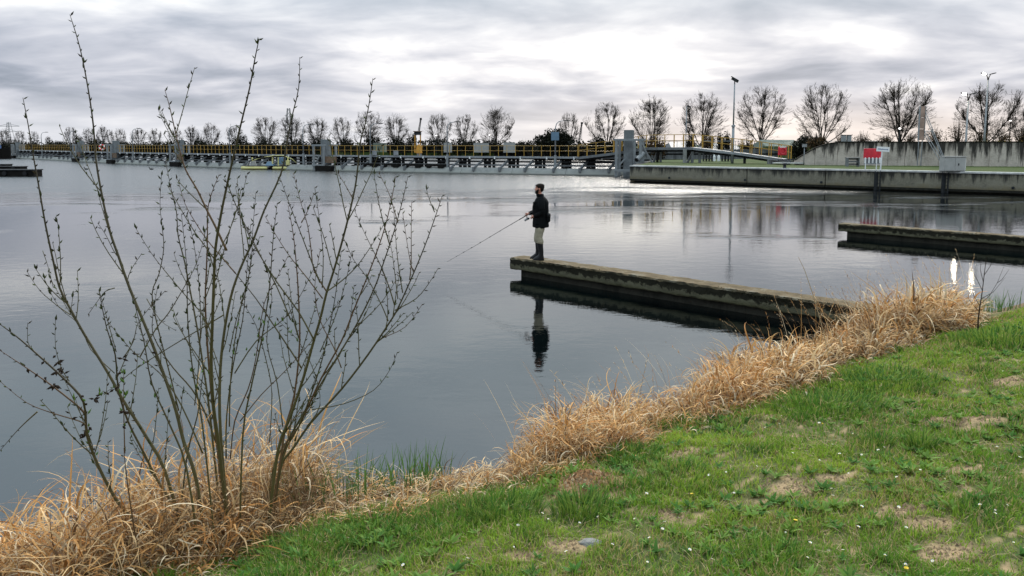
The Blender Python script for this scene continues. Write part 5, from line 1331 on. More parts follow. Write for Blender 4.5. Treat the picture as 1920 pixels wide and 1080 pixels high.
TL = [(10, 241, 22, 'faint small bare tree at the left edge beside the pylon'), (39, 244, 20, 'second small bare tree from the left edge'), (64, 246, 20, 'third small bare tree from the left, beside the leftmost willow stem'),
      (92, 255, 14, 'smallest thin bare tree between the two leftmost lamp posts'), (135, 237, 26, 'rounded small bare tree directly behind the second lamp post'), (166, 240, 22, 'small bare tree touching the tall left willow stem'),
      (194, 235, 22, 'small dense bare tree right of the tall left willow stem'), (209, 243, 16, 'narrow bare tree between two fuller ones left of the third lamp post'), (228, 241, 24, 'bare tree just left of the third lamp post'),
      (262, 240, 32, 'wide low bare tree right of the third lamp post'), (291, 241, 26, 'bare tree over the dark bushes left of the leaning willow tip'), (330, 240, 28, 'bare tree behind the distant dolphin and a willow tip'),
      (361, 235, 28, 'bare tree behind a power pole left of the middle willow stem'), (397, 231, 36, 'full bare tree above dark bushes in the left half'), (441, 233, 34, 'bare tree right of the unlit lamp post, behind a willow stem'),
      (499, 218, 54, 'broad bare tree above the yellow work raft'), (547, 216, 52, 'broad bare tree in front of the radio tower'), (597, 219, 48, 'bare tree with a dark bushy base above the planked dolphin'),
      (641, 218, 42, 'bare tree right of the planked dolphin'), (693, 209, 62, 'large bare tree behind the middle right willow tip'), (742, 213, 50, 'fan shaped bare tree left of the lookout cabin'),
      (822, 212, 52, 'fan shaped bare tree behind the central lamp post'), (873, 215, 50, 'fan shaped bare tree right of the central lamp post'), (930, 200, 64, 'tallest bare tree in the middle of the skyline, left of the angler'),
      (1068, 210, 44, 'thin pale bare tree behind the evergreen'), (1136, 192, 72, 'open bare tree left of the tall dolphin'), (1220, 180, 80, 'rounded bare tree behind the raised walkway platform'),
      (1317, 176, 92, 'wide bare tree between the floodlight pole and the camera mast'), (1423, 163, 98, 'dense bare tree right of the camera mast'), (1540, 155, 98, 'tall round bare tree at the start of the retaining wall'),
      (1686, 147, 120, 'biggest round bare tree, left of the rust grey signal board'), (1845, 158, 116, 'dense bare tree behind the two twin lamp posts'), (1920, 202, 60, 'bare tree cut by the right picture edge')]
for i, (px, top, w, lab) in enumerate(TL):
    zb = 1.1 if px < 1400 else 2.0
    bare_tree(px, top, w * 1.04, Yt(px), (i * 3 + i // 4) % 5 if px < 1500 else (1, 3, 0, 2)[i % 4], lab, zb)
# ------------------------------------------------------------------ bushes, hedge, evergreen
def leaf_cloud(ells, n, size, cols, seed, flat=0.6):
    """n leaf-sized quads spread through ellipsoids (cx,cy,cz,rx,ry,rz)"""
    r = np.random.default_rng(seed); vol = np.array([e[3] * e[4] * e[5] for e in ells]); idx = r.choice(len(ells), n, p=vol / vol.sum())
    E = np.array(ells)[idx]; d = r.normal(size=(n, 3)); d /= np.linalg.norm(d, axis=1)[:, None]
    rad = r.random(n) ** (1 / 2.4); rad = rad * (1 + r.normal(0, .07, n))
    c = E[:, :3] + d * rad[:, None] * E[:, 3:6]
    a = r.normal(size=(n, 3)); a /= np.linalg.norm(a, axis=1)[:, None]; b = np.cross(a, r.normal(size=(n, 3))); b /= np.linalg.norm(b, axis=1)[:, None]
    s = size * r.uniform(.5, 1.3, n)[:, None]
    V = np.stack([c - a * s, c - b * s * flat, c + a * s, c + b * s * flat], 1).reshape(-1, 3); Fq = np.arange(4 * n).reshape(n, 4)
    T = np.repeat(np.array(cols)[r.integers(0, len(cols), n)] * r.uniform(.6, 1.4, (n, 1)), 4, 0)
    return V, Fq, T
DK = [(0.012, 0.013, 0.008), (0.020, 0.020, 0.011), (0.008, 0.009, 0.007)]
BR = [(0.06, 0.04, 0.022), (0.035, 0.03, 0.018), (0.10, 0.055, 0.022)]
def bush(px, top, w, Y, label, zb=1.1, cols=DK, n=900, name='bush', cat='bush', grp='dark bushes under the skyline trees', size=.16, twigs=True):
    b = PX(px, Y, zb); zt = P(px, top, Y=Y).z; W = w * Y / F / 2; H = zt - zb
    th = thing(name, b, label, cat, grp); r = random.Random(int(px * 7))
    ells = [(0, 0, H * .42, W * .85, W * .6, H * .45)] + [(r.uniform(-.6, .6) * W, r.uniform(-.3, .3) * W, H * r.uniform(.3, .72), W * .38, W * .35, H * .27) for _ in range(6)]
    V, Fq, T = leaf_cloud(ells, n, size, cols, int(px))
    o = npmesh('foliage', V, Fq, 'foliage', T, parent=th)
    if twigs:
        g = G()
        for k in range(34):
            a = r.uniform(0, 6.28); t = r.uniform(0, .8); L = H * r.uniform(.6, 1.08); d = Vector((math.cos(a) * math.sin(t) * W / max(H, .1), math.sin(a) * math.sin(t) * .5, math.cos(t)))
            p1 = b + d * L * .5 + Vector((0, 0, .05)); g.tube([b, p1, p1 + (d + Vector((0, 0, .3))) * L * .42], [.05, .03, .012], 3, cap=False)
        obj('branches', g, 'bark', th)
    return th
for px, top, w, lab in ((22, 258, 50, 'low dark bush mass behind the moored barge'), (107, 263, 40, 'low dark bush left of the second lamp post'), (150, 251, 26, 'rounded dark bush right of the second lamp post'), (183, 256, 40, 'dark bush behind the lifebuoy on the left railing'),
                        (225, 262, 50, 'low dark bush behind the third lamp post'), (306, 262, 34, 'dark bush left of the distant dolphin pillar'), (378, 254, 30, 'dark bush under the power pole'), (452, 250, 40, 'dark bush with brown twigs left of the work raft'),
                        (497, 252, 46, 'solid dark bush below the broad tree over the work raft'), (556, 256, 44, 'dark bush below the radio tower'), (590, 250, 34, 'dark bush touching the planked dolphin pillar'), (650, 254, 40, 'dark twiggy bush right of the planked dolphin'),
                        (700, 246, 42, 'dark bush under the large tree at the willow tip'), (746, 250, 42, 'dense black bush left of the orange cabinet'), (771, 246, 24, 'brown twiggy bush touching the lookout cabin'), (820, 254, 46, 'black bush below the central fan shaped trees'),
                        (873, 257, 56, 'wide black bush right of the central lamp post'), (925, 256, 52, 'black bush below the tallest middle tree'), (985, 261, 46, 'low dark bush left of the evergreen'), (1120, 250, 40, 'dark bush under the open tree left of the tall dolphin'),
                        (1150, 262, 30, 'low dark bush just left of the tall dolphin')):
    bush(px, top, w, Yt(px) - 8, lab, n=520 if w < 36 else 800, size=.22)
bush(1232, 250, 44, 92, 'brown leaved bush behind the walkway platform railing', cols=BR, size=.13, n=1100); bush(1293, 252, 22, 92, 'small dark bush right of the floodlight pole', size=.12)
bush(1325, 248, 36, 100, 'dark bush under the wide tree left of the camera mast', cols=BR, size=.13); bush(1350, 243, 22, 104, 'small bushy tree left of the camera mast', size=.12); bush(1363, 246, 20, 106, 'small bushy tree touching the camera mast', size=.12)
bush(1530, 252, 44, 70, 'dark scrub on top of the sloping wall end', zb=2.4, size=.10, n=1200, cols=BR); bush(1500, 256, 46, 76, 'dark bush between the shed and the sloping wall end', zb=1.3, size=.11, n=1700); bush(1400, 256, 40, 96, 'twiggy brown bush right of the camera mast', cols=BR, size=.12, n=500); bush(1510, 246, 36, 90, 'dark bush at the foot of the tall round tree', zb=2, size=.12)
for px, top, w, lab in ((1577, 252, 34, 'brown bush behind the two grey boxes above the wall'), (1615, 247, 50, 'brown scrub above the retaining wall left of the biggest tree'), (1660, 250, 44, 'brown scrub under the biggest round tree'),
                        (1705, 252, 34, 'brown scrub left of the signal board'), (1752, 236, 56, 'tall brown scrub right of the signal board'), (1795, 226, 60, 'tall rusty leaved scrub left of the twin lamp post'),
                        (1835, 240, 50, 'rusty scrub between the two twin lamp posts'), (1878, 248, 50, 'sparse brown scrub right of the twin lamp posts'), (1915, 240, 34, 'brown scrub at the right edge above the wall')):
    bush(px, top, w, 88, lab, zb=2.6, cols=BR, size=.075, n=620 if px < 1740 else 900, grp='brown scrub above the retaining wall')
# row of yellow leaved branches along the wall top at the far right
b = PX(1880, 66, 2.85); th = thing('yellow_hedge', b, 'low yellow leaved hedge along the wall top at the right edge', 'hedge')
V, Fq, T = leaf_cloud([(k * .9 - 2.2, 0, .28, .8, .35, .30) for k in range(8)], 1500, .055, [(0.42, 0.27, 0.02), (0.25, 0.2, 0.03), (0.12, 0.08, 0.02)], 5)
npmesh('foliage', V, Fq, 'foliage', T, parent=th)
g = G()
for k in range(30): x = -2.4 + k * .25; g.tube([b + Vector((x, 0, 0)), b + Vector((x + random.uniform(-.2, .2), 0, .45))], .012, 3)
obj('stems', g, 'bark', th)
# evergreen
def evergreen():
    Y = 160; px = 1040; b = PX(px, Y, 1.1); th = thing('evergreen_tree', b, 'broad almost black evergreen behind the blue sign', 'tree'); zt = P(px, 236, Y=Y).z; H = zt - 1.1; W = 84 * Y / F / 2; r = random.Random(5)
    ells = [(0, 0, H * .38, W * .8, W * .6, H * .38), (-W * .1, 0, H * .66, W * .45, W * .4, H * .26), (W * .25, 0, H * .62, W * .4, W * .4, H * .28)] + [(r.uniform(-.75, .75) * W, r.uniform(-.4, .4) * W, H * r.uniform(.2, .5), W * .3, W * .3, H * .22) for _ in range(8)]
    V, Fq, T = leaf_cloud(ells, 5200, .24, DK, 3); npmesh('crown', V, Fq, 'foliage', T, parent=th)
    g = G(); g.tube([b, b + UPZ * H * .7], [.25, .08], 7)
    for k in range(16): a = r.uniform(0, 6.28); p0 = b + UPZ * H * r.uniform(.1, .5); g.tube([p0, p0 + Vector((math.cos(a) * W * .7, math.sin(a) * W * .4, H * .3))], [.08, .02], 4)
    obj('trunk', g, 'bark', th)
evergreen()
# far hedge mass on the opposite bank: nobody could count it
def hedge():
    V = []; F_ = []; T = []; off = 0; r = np.random.default_rng(9)
    line = [(-300, 470, 3.3), (-60, 292, 3.6), (200, 240, 3.2), (430, 215, 3.2), (700, 196, 3.3), (1000, 172, 3.4), (1180, 137, 3.2), (1210, 133, 3.0), (1300, 124, 2.6), (1500, 112, 2.3)]
    ells = []
    for i in range(len(line) - 1):
        a, b2 = line[i], line[i + 1]; pa_, pb_ = PX(a[0], a[1], 0), PX(b2[0], b2[1], 0); m = int((pb_ - pa_).length / 1.6)
        for k in range(m):
            f = k / m; p = pa_.lerp(pb_, f); h = (a[2] * (1 - f) + b2[2] * f) * r.uniform(.85, 1.2); ells.append((p.x, p.y + r.uniform(-1, 1), .9 + h * .35, 1.8, 1.4, h * .55))
    V, Fq, T = leaf_cloud(ells, 34000, .34, DK, 21)
    o = npmesh('hedge', V, Fq, 'foliage', T, 'stuff'); tag(o, 'continuous dark hedge along the opposite bank behind the railing', 'hedge')
    g = G()
    for i in range(len(line) - 1):
        a, b2 = line[i], line[i + 1]; h_ = min(a[2], b2[2]) - .7; g.beam(PX(a[0], a[1] + 1.5, h_ / 2 + .1), PX(b2[0], b2[1] + 1.5, h_ / 2 + .1), 1.6, h_)
    o = obj('hedge_core', g, 'bark', kind='stuff'); tag(o, 'dense twiggy inside of the dark hedge on the opposite bank', 'hedge')
hedge()
# power pole
b = PX(359, 205, 1.1); th = thing('power_pole', b, 'short wooden power pole with cross arms in the left skyline', 'pole')
zt = P(359, 248, Y=205).z; g = G(); g.tube([b, Vector((b.x, b.y, zt))], [.2, .16], 7); obj('post', g, 'black_timber', th)
for dz in (.4, 1.0): g = G(); g.beam(Vector((b.x - .8, b.y, zt - dz)), Vector((b.x + .8, b.y, zt - dz)), .16); obj('cross_arm', g, 'black_timber', th)

# ------------------------------------------------------------------ willows in front
def stems_def():
    S = []
    def a(pts, r, shrub, buds=0.55, depth=None): S.append((pts, r, shrub, buds, depth))
    # ---- left shrub
    a([(131, 27), (150, 90), (165, 165), (175, 235), (180, 300), (190, 360), (205, 430), (222, 480), (243, 540), (280, 630), (310, 710), (330, 770), (345, 830), (368, 900), (385, 955)], .0135, 1, .62)
    a([(43, 183), (53, 235), (62, 290), (72, 345), (85, 420), (100, 490), (112, 540), (135, 585), (160, 630), (200, 695), (225, 740), (240, 765), (275, 820), (310, 885), (350, 960)], .0125, 0, .5)
    a([(0, 608), (30, 630), (65, 660), (125, 715), (157, 755), (163, 815), (185, 875), (220, 940), (260, 990), (288, 1035)], .0135, 0, .2)
    a([(0, 657), (50, 690), (100, 725), (150, 765), (160, 780)], .008, 0, .3)
    a([(185, 543), (200, 615), (216, 665), (222, 730), (240, 790), (270, 850), (295, 900), (325, 950), (352, 990)], .011, 0, .35)
    a([(0, 715), (50, 755), (100, 775), (150, 790), (162, 800)], .006, 0, .6)
    a([(0, 845), (30, 810), (50, 790), (70, 772)], .006, 0, .6)
    a([(50, 508), (75, 545), (110, 575), (132, 590)], .0045, 0, .9)
    a([(82, 520), (110, 575), (150, 610), (170, 655), (215, 700)], .004, 0, .4)
    a([(52, 605), (52, 640), (60, 655)], .004, 0, 1); a([(104, 598), (104, 650), (115, 690), (130, 715)], .004, 0, 1)
    a([(180, 345), (190, 385), (205, 435)], .004, 1, 1); a([(183, 418), (198, 440), (213, 470), (220, 480)], .004, 1, 1)
    a([(232, 840), (240, 915), (262, 985)], .007, 0, .1); a([(232, 700), (232, 770), (234, 850)], .005, 0, .3)
    a([(180, 745), (215, 725), (250, 695), (320, 650), (387, 610), (420, 590)], .005, 0, .3)
    a([(186, 545), (196, 580), (207, 620), (218, 660)], .004, 0, 1)
    a([(138, 545), (132, 590)], .003, 0, 1); a([(165, 590), (190, 555), (200, 545), (215, 540)], .004, 0, 1)
    a([(310, 545), (262, 600), (250, 640), (232, 670)], .004, 0, .9)
    # ---- middle / right shrub
    a([(486, 72), (478, 110), (468, 165), (450, 240), (436, 300), (424, 355), (414, 404), (404, 466), (401, 531), (398, 614), (396, 680), (400, 760), (412, 850), (428, 945)], .0135, 1, .5)
    a([(309, 168), (318, 200), (326, 235), (338, 285), (349, 320), (370, 356), (387, 392), (405, 427), (425, 470)], .0085, 1, .95)
    a([(562, 107), (560, 165), (547, 220), (538, 265), (527, 325), (495, 395), (475, 450), (450, 505), (432, 560), (418, 640), (412, 720), (414, 820), (428, 940)], .012, 1, .5)
    a([(699, 147), (692, 195), (684, 235), (676, 265), (669, 330), (662, 370), (645, 440), (625, 510), (612, 550), (600, 600), (588, 640), (570, 705), (545, 780), (520, 850), (497, 915)], .0125, 1, .33)
    a([(830, 365), (815, 410), (795, 465), (770, 525), (745, 580), (730, 605), (690, 665), (640, 730), (585, 790), (550, 840), (525, 880), (502, 940)], .012, 1, .42)
    a([(765, 330), (755, 375), (740, 430), (720, 490), (700, 545), (665, 615), (620, 690), (575, 765), (540, 825), (515, 870), (492, 915)], .0105, 1, .45)
    a([(742, 330), (735, 370), (722, 425), (700, 490), (662, 585), (640, 640), (602, 710), (560, 800), (530, 850), (505, 900)], .0095, 1, .5)
    a([(540, 385), (550, 440), (556, 500), (559, 545), (562, 640), (552, 740), (532, 820), (505, 890)], .0095, 1, .4)
    a([(420, 330), (440, 380), (466, 440), (482, 470), (520, 530), (560, 585), (590, 640)], .0065, 1, .8)
    a([(415, 480), (442, 513), (480, 560), (510, 605), (550, 665), (565, 690)], .007, 1, .25)
    a([(665, 395), (685, 440), (705, 480), (719, 510), (731, 543), (740, 573)], .0055, 1, .8)
    a([(720, 420), (700, 455), (670, 498), (640, 527), (612, 547)], .005, 1, .7)
    a([(497, 405), (520, 445), (545, 483), (575, 520), (605, 560)], .005, 1, .9)
    a([(822, 502), (805, 530), (780, 560), (740, 582)], .0045, 1, 1); a([(792, 570), (760, 613), (715, 635), (700, 650)], .0045, 1, .8)
    a([(745, 660), (730, 695), (700, 732), (645, 757), (585, 768)], .0045, 1, .4)
    a([(633, 324), (651, 353), (661, 372)], .004, 1, 1); a([(799, 353), (805, 374), (815, 398)], .004, 1, 1)
    a([(772, 377), (771, 433), (771, 493), (768, 525)], .0045, 1, 1); a([(755, 398), (764, 460), (770, 493), (775, 510)], .004, 1, 1)
    a([(738, 389), (743, 460), (748, 505), (755, 549)], .0045, 1, 1); a([(728, 433), (736, 480), (740, 510), (746, 561)], .004, 1, 1); a([(716, 507), (724, 530), (727, 590), (722, 620)], .004, 1, 1)
    a([(710, 324), (728, 359), (738, 390), (746, 418)], .004, 1, 1); a([(701, 324), (709, 374), (719, 418), (731, 460)], .0055, 1, 1)
    a([(550, 324), (565, 383), (577, 424), (583, 466), (589, 507), (612, 546)], .006, 1, 1); a([(589, 362), (577, 395), (565, 418)], .004, 1, 1)
    a([(524, 330), (544, 386), (568, 448), (584, 490), (600, 530)], .006, 1, 1)
    a([(664, 534), (657, 596), (652, 620)], .004, 1, 1); a([(532, 552), (538, 596), (540, 650), (545, 690)], .0045, 1, 1); a([(641, 439), (663, 487), (687, 519), (713, 567), (728, 602)], .0045, 1, .8)
    a([(303, 327), (300, 383), (304, 425), (307, 466), (298, 514), (285, 552), (296, 614), (318, 700), (335, 770)], .006, 1, 1)
    a([(310, 300), (322, 360), (331, 398), (334, 442), (346, 490), (355, 537), (370, 617), (383, 700), (395, 790), (412, 870)], .0085, 1, .75)
    a([(334, 338), (346, 380), (364, 413), (387, 448), (414, 480), (442, 513)], .0055, 1, .9)
    a([(411, 327), (396, 365), (389, 398), (389, 448), (387, 507), (385, 560), (387, 620), (393, 700), (402, 790), (422, 900)], .0095, 1, .5)
    a([(254, 427), (278, 466), (295, 490), (316, 516), (346, 552), (384, 596), (400, 640)], .005, 1, .8)
    a([(464, 324), (453, 368), (435, 418), (420, 470), (411, 500)], .0045, 1, 1); a([(429, 350), (447, 395), (464, 430), (494, 490), (520, 540), (545, 600)], .0055, 1, .8)
    a([(488, 442), (470, 490), (464, 537), (444, 596), (430, 660)], .0045, 1, 1); a([(266, 475), (245, 507), (238, 530)], .004, 1, 1)
    a([(387, 427), (370, 490), (346, 537), (316, 587), (292, 617), (262, 670)], .0055, 1, .8)
    a([(385, 670), (378, 720), (370, 780), (350, 860), (325, 955)], .007, 1, .1)
    a([(295, 540), (285, 610), (295, 645), (325, 690), (360, 730), (385, 775), (405, 830)], .0075, 1, .4)
    a([(540, 480), (520, 520), (495, 570), (480, 670), (465, 730), (440, 790), (432, 860)], .006, 1, .5)
    a([(470, 420), (462, 520), (455, 600), (438, 680), (425, 780), (424, 860)], .0065, 1, .6)
    a([(350, 400), (362, 450), (372, 520), (376, 600), (372, 690), (365, 760)], .005, 1, .8)
    a([(590, 500), (560, 560), (530, 600), (480, 640), (440, 700)], .005, 1, .6); a([(600, 470), (590, 540), (600, 600), (625, 650), (640, 690)], .0045, 1, .7)
    a([(500, 500), (510, 560), (500, 640), (520, 720), (530, 800)], .005, 1, .6)
    a([(350, 150), (352, 150)], .002, 1, 0) if False else None
    a([(640, 470), (628, 560), (610, 650), (590, 720), (560, 800), (530, 860), (505, 905)], .008, 1, .7)
    a([(520, 380), (512, 450), (505, 540), (490, 640), (470, 730), (455, 820), (445, 930)], .0075, 1, .7)
    a([(340, 400), (350, 500), (352, 600), (362, 700), (380, 800), (400, 900)], .007, 1, .7)
    a([(250, 560), (270, 640), (285, 720), (320, 800), (350, 880), (372, 950)], .008, 0, .5)
    a([(480, 360), (474, 430), (470, 500), (455, 560), (440, 640), (432, 720), (430, 800)], .0055, 1, .9)
    a([(590, 350), (600, 420), (606, 480), (604, 540)], .004, 1, 1)
    a([(660, 470), (650, 520), (630, 590), (600, 660)], .004, 1, 1)
    a([(100, 540), (90, 500), (80, 470)], .003, 0, 1); a([(330, 620), (300, 600), (275, 560)], .004, 1, 1)
    a([(450, 560), (480, 610), (500, 680), (510, 740), (505, 830)], .005, 1, .6)
    a([(640, 560), (600, 620), (540, 690), (490, 740), (450, 790)], .0045, 1, .7)
    a([(200, 600), (250, 660), (300, 700), (340, 760), (380, 850)], .006, 0, .5)
    a([(507, 808), (515, 880), (535, 930), (562, 975)], .008, 1, .0)
    a([(520, 600), (560, 640), (590, 700), (600, 760), (575, 800)], .0045, 1, .5)
    a([(305, 700), (350, 735), (380, 770), (405, 790)], .004, 1, .5)
    return S
def willow():
    r = random.Random(12)
    bases = []
    for k, (bpx, bpy, lab) in enumerate(((300, 1000, 'left willow shrub with budding stems leaning out over the water at the left edge'), (460, 945, 'large willow shrub of tall budding stems rising from the reeds left of centre'))):
        b = PG(bpx, bpy); xb_ = (bpx - 960) / F * 5.3; b.x = xb_; b.y = float(np.interp(xb_, BX, BY)) + .3; b.z = float(gz(b.x, b.y)); bases.append(thing('willow_shrub', b, lab, 'shrub'))
    budV = [G(), G()]; ALLP = [[], []]
    def bud(g, p, d, L, w, col):
        d = d.normalized(); a = d.orthogonal().normalized() * w; b2 = d.cross(a).normalized() * w; m = p + d * L * .42
        g.add([p, m + a, m + b2, m - a, m - b2, p + d * L], [(0, 2, 1), (0, 3, 2), (0, 4, 3), (0, 1, 4), (5, 1, 2), (5, 2, 3), (5, 3, 4), (5, 4, 1)], col)
    def budrun(g, pts, frac, dens=1.0):
        L = path_len(pts); tot = L[-1]; s = 0.01; side = 1; lim = tot * frac
        while s < lim:
            for i in range(len(pts) - 1):
                if s <= L[i + 1]: break
            f = (s - L[i]) / max(1e-6, L[i + 1] - L[i]); p = pts[i].lerp(pts[i + 1], f); d = (pts[i] - pts[i + 1]).normalized()
            o = Vector((side, r.uniform(-1, 1), r.uniform(-.3, .3))); o = (o - d * o.dot(d)).normalized()
            t = s / max(lim, .01); big = r.uniform(.7, 1.25) * (1.0 - .35 * t)
            c = r.choice([(.030, .034, .012), (.045, .050, .016), (.028, .022, .012), (.075, .095, .022), (.05, .035, .016)])
            bud(g, p, d * r.uniform(.5, 1.1) + o * r.uniform(.5, 1.1), .030 * big, .0044 * big, c)
            if r.random() < .10: bud(g, p, d + o * .2, .040, .0065, (.04, .05, .018))
            side = -side; s += r.uniform(.022, .042) * dens * (1 + .6 * t)
    def spline(pts, n=3):
        out = []
        for i in range(len(pts) - 1):
            p0 = pts[max(i - 1, 0)]; p1 = pts[i]; p2 = pts[i + 1]; p3 = pts[min(i + 2, len(pts) - 1)]
            for k in range(n):
                t = k / n; out.append(.5 * ((2 * p1) + (p2 - p0) * t + (2 * p0 - 5 * p1 + 4 * p2 - p3) * t * t + (3 * p1 - p0 - 3 * p2 + p3) * t ** 3))
        out.append(pts[-1]); return out
    for k, (pp2, rad, sh, frac, dep) in enumerate(stems_def()):
        sh_t = bases[sh]; bY = sh_t.location.y
        bottom = pp2[-1]; by = bottom[1]
        xb_ = (bottom[0] - 960) / F * 5.4; y0 = (float(np.interp(xb_, BX, BY)) + r.uniform(.05, .5)) if by > 860 else bY + r.uniform(-.25, .35)
        topY = y0 + (r.uniform(-.45, .55) if rad > .007 else r.uniform(-.2, .25))
        n = len(pp2); pts = []
        for i, (x, y) in enumerate(pp2):
            f = (y - by) / min(-1, (pp2[0][1] - by)) if pp2[0][1] < by - 5 else i / n
            f = abs(y - by) / 900.0
            pts.append(P(x, y, Y=y0 + (topY - y0) * f))
        if by > 860: pts[-1].z = float(gz(pts[-1].x, pts[-1].y)) - .02
        pts = spline(pts)
        m = len(pts); rr = [rad * (.16 + .84 * (i / (m - 1)) ** .75) for i in range(m)]; rr[0] = .0014
        rr = [max(x * .78, .0015) for x in rr]
        g = G(); c0 = Vector((.028, .018, .010)); c1 = Vector((.080, .066, .020))
        g.tube(pts, rr, 6 if rad > .007 else 4)
        q = 6 if rad > .007 else 4
        red = r.random() < .2
        g.col = []
        for i in range(m):
            f = i / (m - 1); c = c0.lerp(c1, f) * r.uniform(.85, 1.15)
            if red: c = c.lerp(Vector((.12, .045, .02)), .5)
            g.col += [tuple(c)] * q
        o = obj('stem' if rad > .007 else 'twig', g, 'willow_bark', sh_t, smooth=True)
        budrun(budV[sh], pts, frac); ALLP[sh] += pts
        # knots and side shoots
        if rad > .008:
            L = path_len(pts); tot = L[-1]
            for j in range(int(4 + rad * 250)):
                s = r.uniform(.30, .8) * tot; i = next((i for i in range(m - 1) if s <= L[i + 1]), m - 2); p = pts[i]; d = (pts[i] - pts[i + 1]).normalized()
                a = r.choice((-1, 1)); nd = (d + Vector((a * r.uniform(.35, .7), r.uniform(-.5, .5), .1))).normalized(); LL = r.uniform(.12, .5)
                q2 = [p]; 
                for z in range(5): nd = (nd + Vector((0, 0, .10)) + Vector((r.gauss(0, .05), r.gauss(0, .05), 0))).normalized(); q2.append(q2[-1] + nd * LL / 5)
                g = G(); g.tube(q2, [.0032, .0029, .0026, .0022, .0018, .0014], 4); g.col = [(.075, .062, .022)] * len(g.v); obj('twig', g, 'willow_bark', sh_t)
                budrun(budV[sh], q2[::-1], .92, 1.25)
    for k in (0, 1):
        o = obj('buds', budV[k], 'foliage', bases[k]); o['kind'] = 'stuff'
    # withered dark leaves caught on the left shrub
    def near(p):
        q = min(ALLP[0] + ALLP[1], key=lambda a: (a - p).length); i_ = r.uniform(-.02, .02); return q + (p - q).normalized() * .012
    g = G()
    for (cx, cy, n) in ((105, 700, 14), (118, 705, 10), (145, 815, 10), (135, 795, 8), (60, 690, 5), (175, 760, 8), (212, 690, 5), (270, 665, 3), (240, 770, 6), (90, 680, 6), (210, 790, 8)):
        for j in range(n):
            p = P(cx + r.gauss(0, 9), cy + r.gauss(0, 9), Y=bases[0].location.y + r.uniform(-.15, .25)); p = near(p); bud(g, p, Vector((r.uniform(-1, 1), r.uniform(-1, 1), r.uniform(-1, .4))), r.uniform(.02, .045), .008, (.03, .020, .014))
    for (cx, cy, n) in ((250, 725, 12), (185, 760, 10), (195, 790, 8), (350, 700, 6), (530, 620, 8), (230, 850, 6), (450, 640, 6)):
        for j in range(n):
            p = P(cx + r.gauss(0, 14), cy + r.gauss(0, 18), Y=bases[0].location.y + r.uniform(-.15, .35)); p = near(p); bud(g, p, Vector((r.uniform(-.6, .6), r.uniform(-1, 1), 1)), r.uniform(.025, .045), .006, (.09, .16, .03))
    o = obj('leaves', g, 'foliage', bases[0]); o['kind'] = 'stuff'
willow()
# fine roots/dry stalks round the willow foot
n = 900; x = RNG.uniform(-2.2, -1.25, n); y = np.interp(x, BX, BY) + RNG.uniform(-.25, .5, n)
o = blades('dry_stalks', np.stack([x, y, gz(x, y)], 1), RNG.uniform(.2, .6, n), np.full(n, .004), RNG.uniform(0, 6.28, n), np.abs(RNG.normal(.3, .3, n)), RNG.uniform(.2, 1.6, n), 6, np.array([[.20, .12, .06]]) * RNG.uniform(.5, 1.5, (n, 1)), 'straw')
tag(o, 'fine brown dry stalks crowding round the foot of the large willow', 'dry stalks')
# sapling at right
def sapling():
    b = PG(1836, 622); th = thing('sapling', b, 'thin leafless dark sapling in the reeds at the right', 'sapling'); r = random.Random(3); Y = b.y
    def tr(pts, rad): 
        q = [P(x, y, Y=Y + .1 * k * r.uniform(-1, 1)) for k, (x, y) in enumerate(pts)]; g = G(); g.tube(q, [rad * (1 - .75 * i / (len(q) - 1)) for i in range(len(q))], 5); return g
    obj('trunk', tr([(1834, 628), (1834, 600), (1838, 570), (1842, 545), (1846, 510), (1850, 480)], .010), 'bark', th)
    for pts in ([(1838, 570), (1855, 555), (1870, 530), (1882, 500)], [(1840, 560), (1862, 548), (1885, 520)], [(1836, 585), (1822, 568), (1812, 555)], [(1842, 545), (1830, 520), (1818, 500)], [(1846, 515), (1856, 500), (1866, 480)], [(1838, 575), (1826, 555), (1822, 535)], [(1870, 530), (1878, 525), (1892, 505)], [(1844, 530), (1838, 505), (1840, 485)]):
        obj('branch', tr(pts, .0042), 'bark', th)
sapling()
for px, py, tpx, tpy, lab in ((1560, 640, 1497, 482, 'long bent dead stalk leaning over the near jetty'), (1375, 660, 1222, 575, 'pale arched grass stalk reaching across the jetty shadow')):
    p0 = PG(px, py + 60); p1 = P(tpx, tpy, Y=p0.y + .3); m = p0.lerp(p1, .55) + UPZ * .12; g = G(); g.tube([p0, p0.lerp(m, .5) + UPZ * .05, m, m.lerp(p1, .6) + UPZ * .03, p1], [.005, .004, .0035, .003, .002], 4)
    g.col = [(.35, .25, .14)] * len(g.v); tag(obj('dead_stalk', g, 'straw', loc=p0), lab, 'stalk')
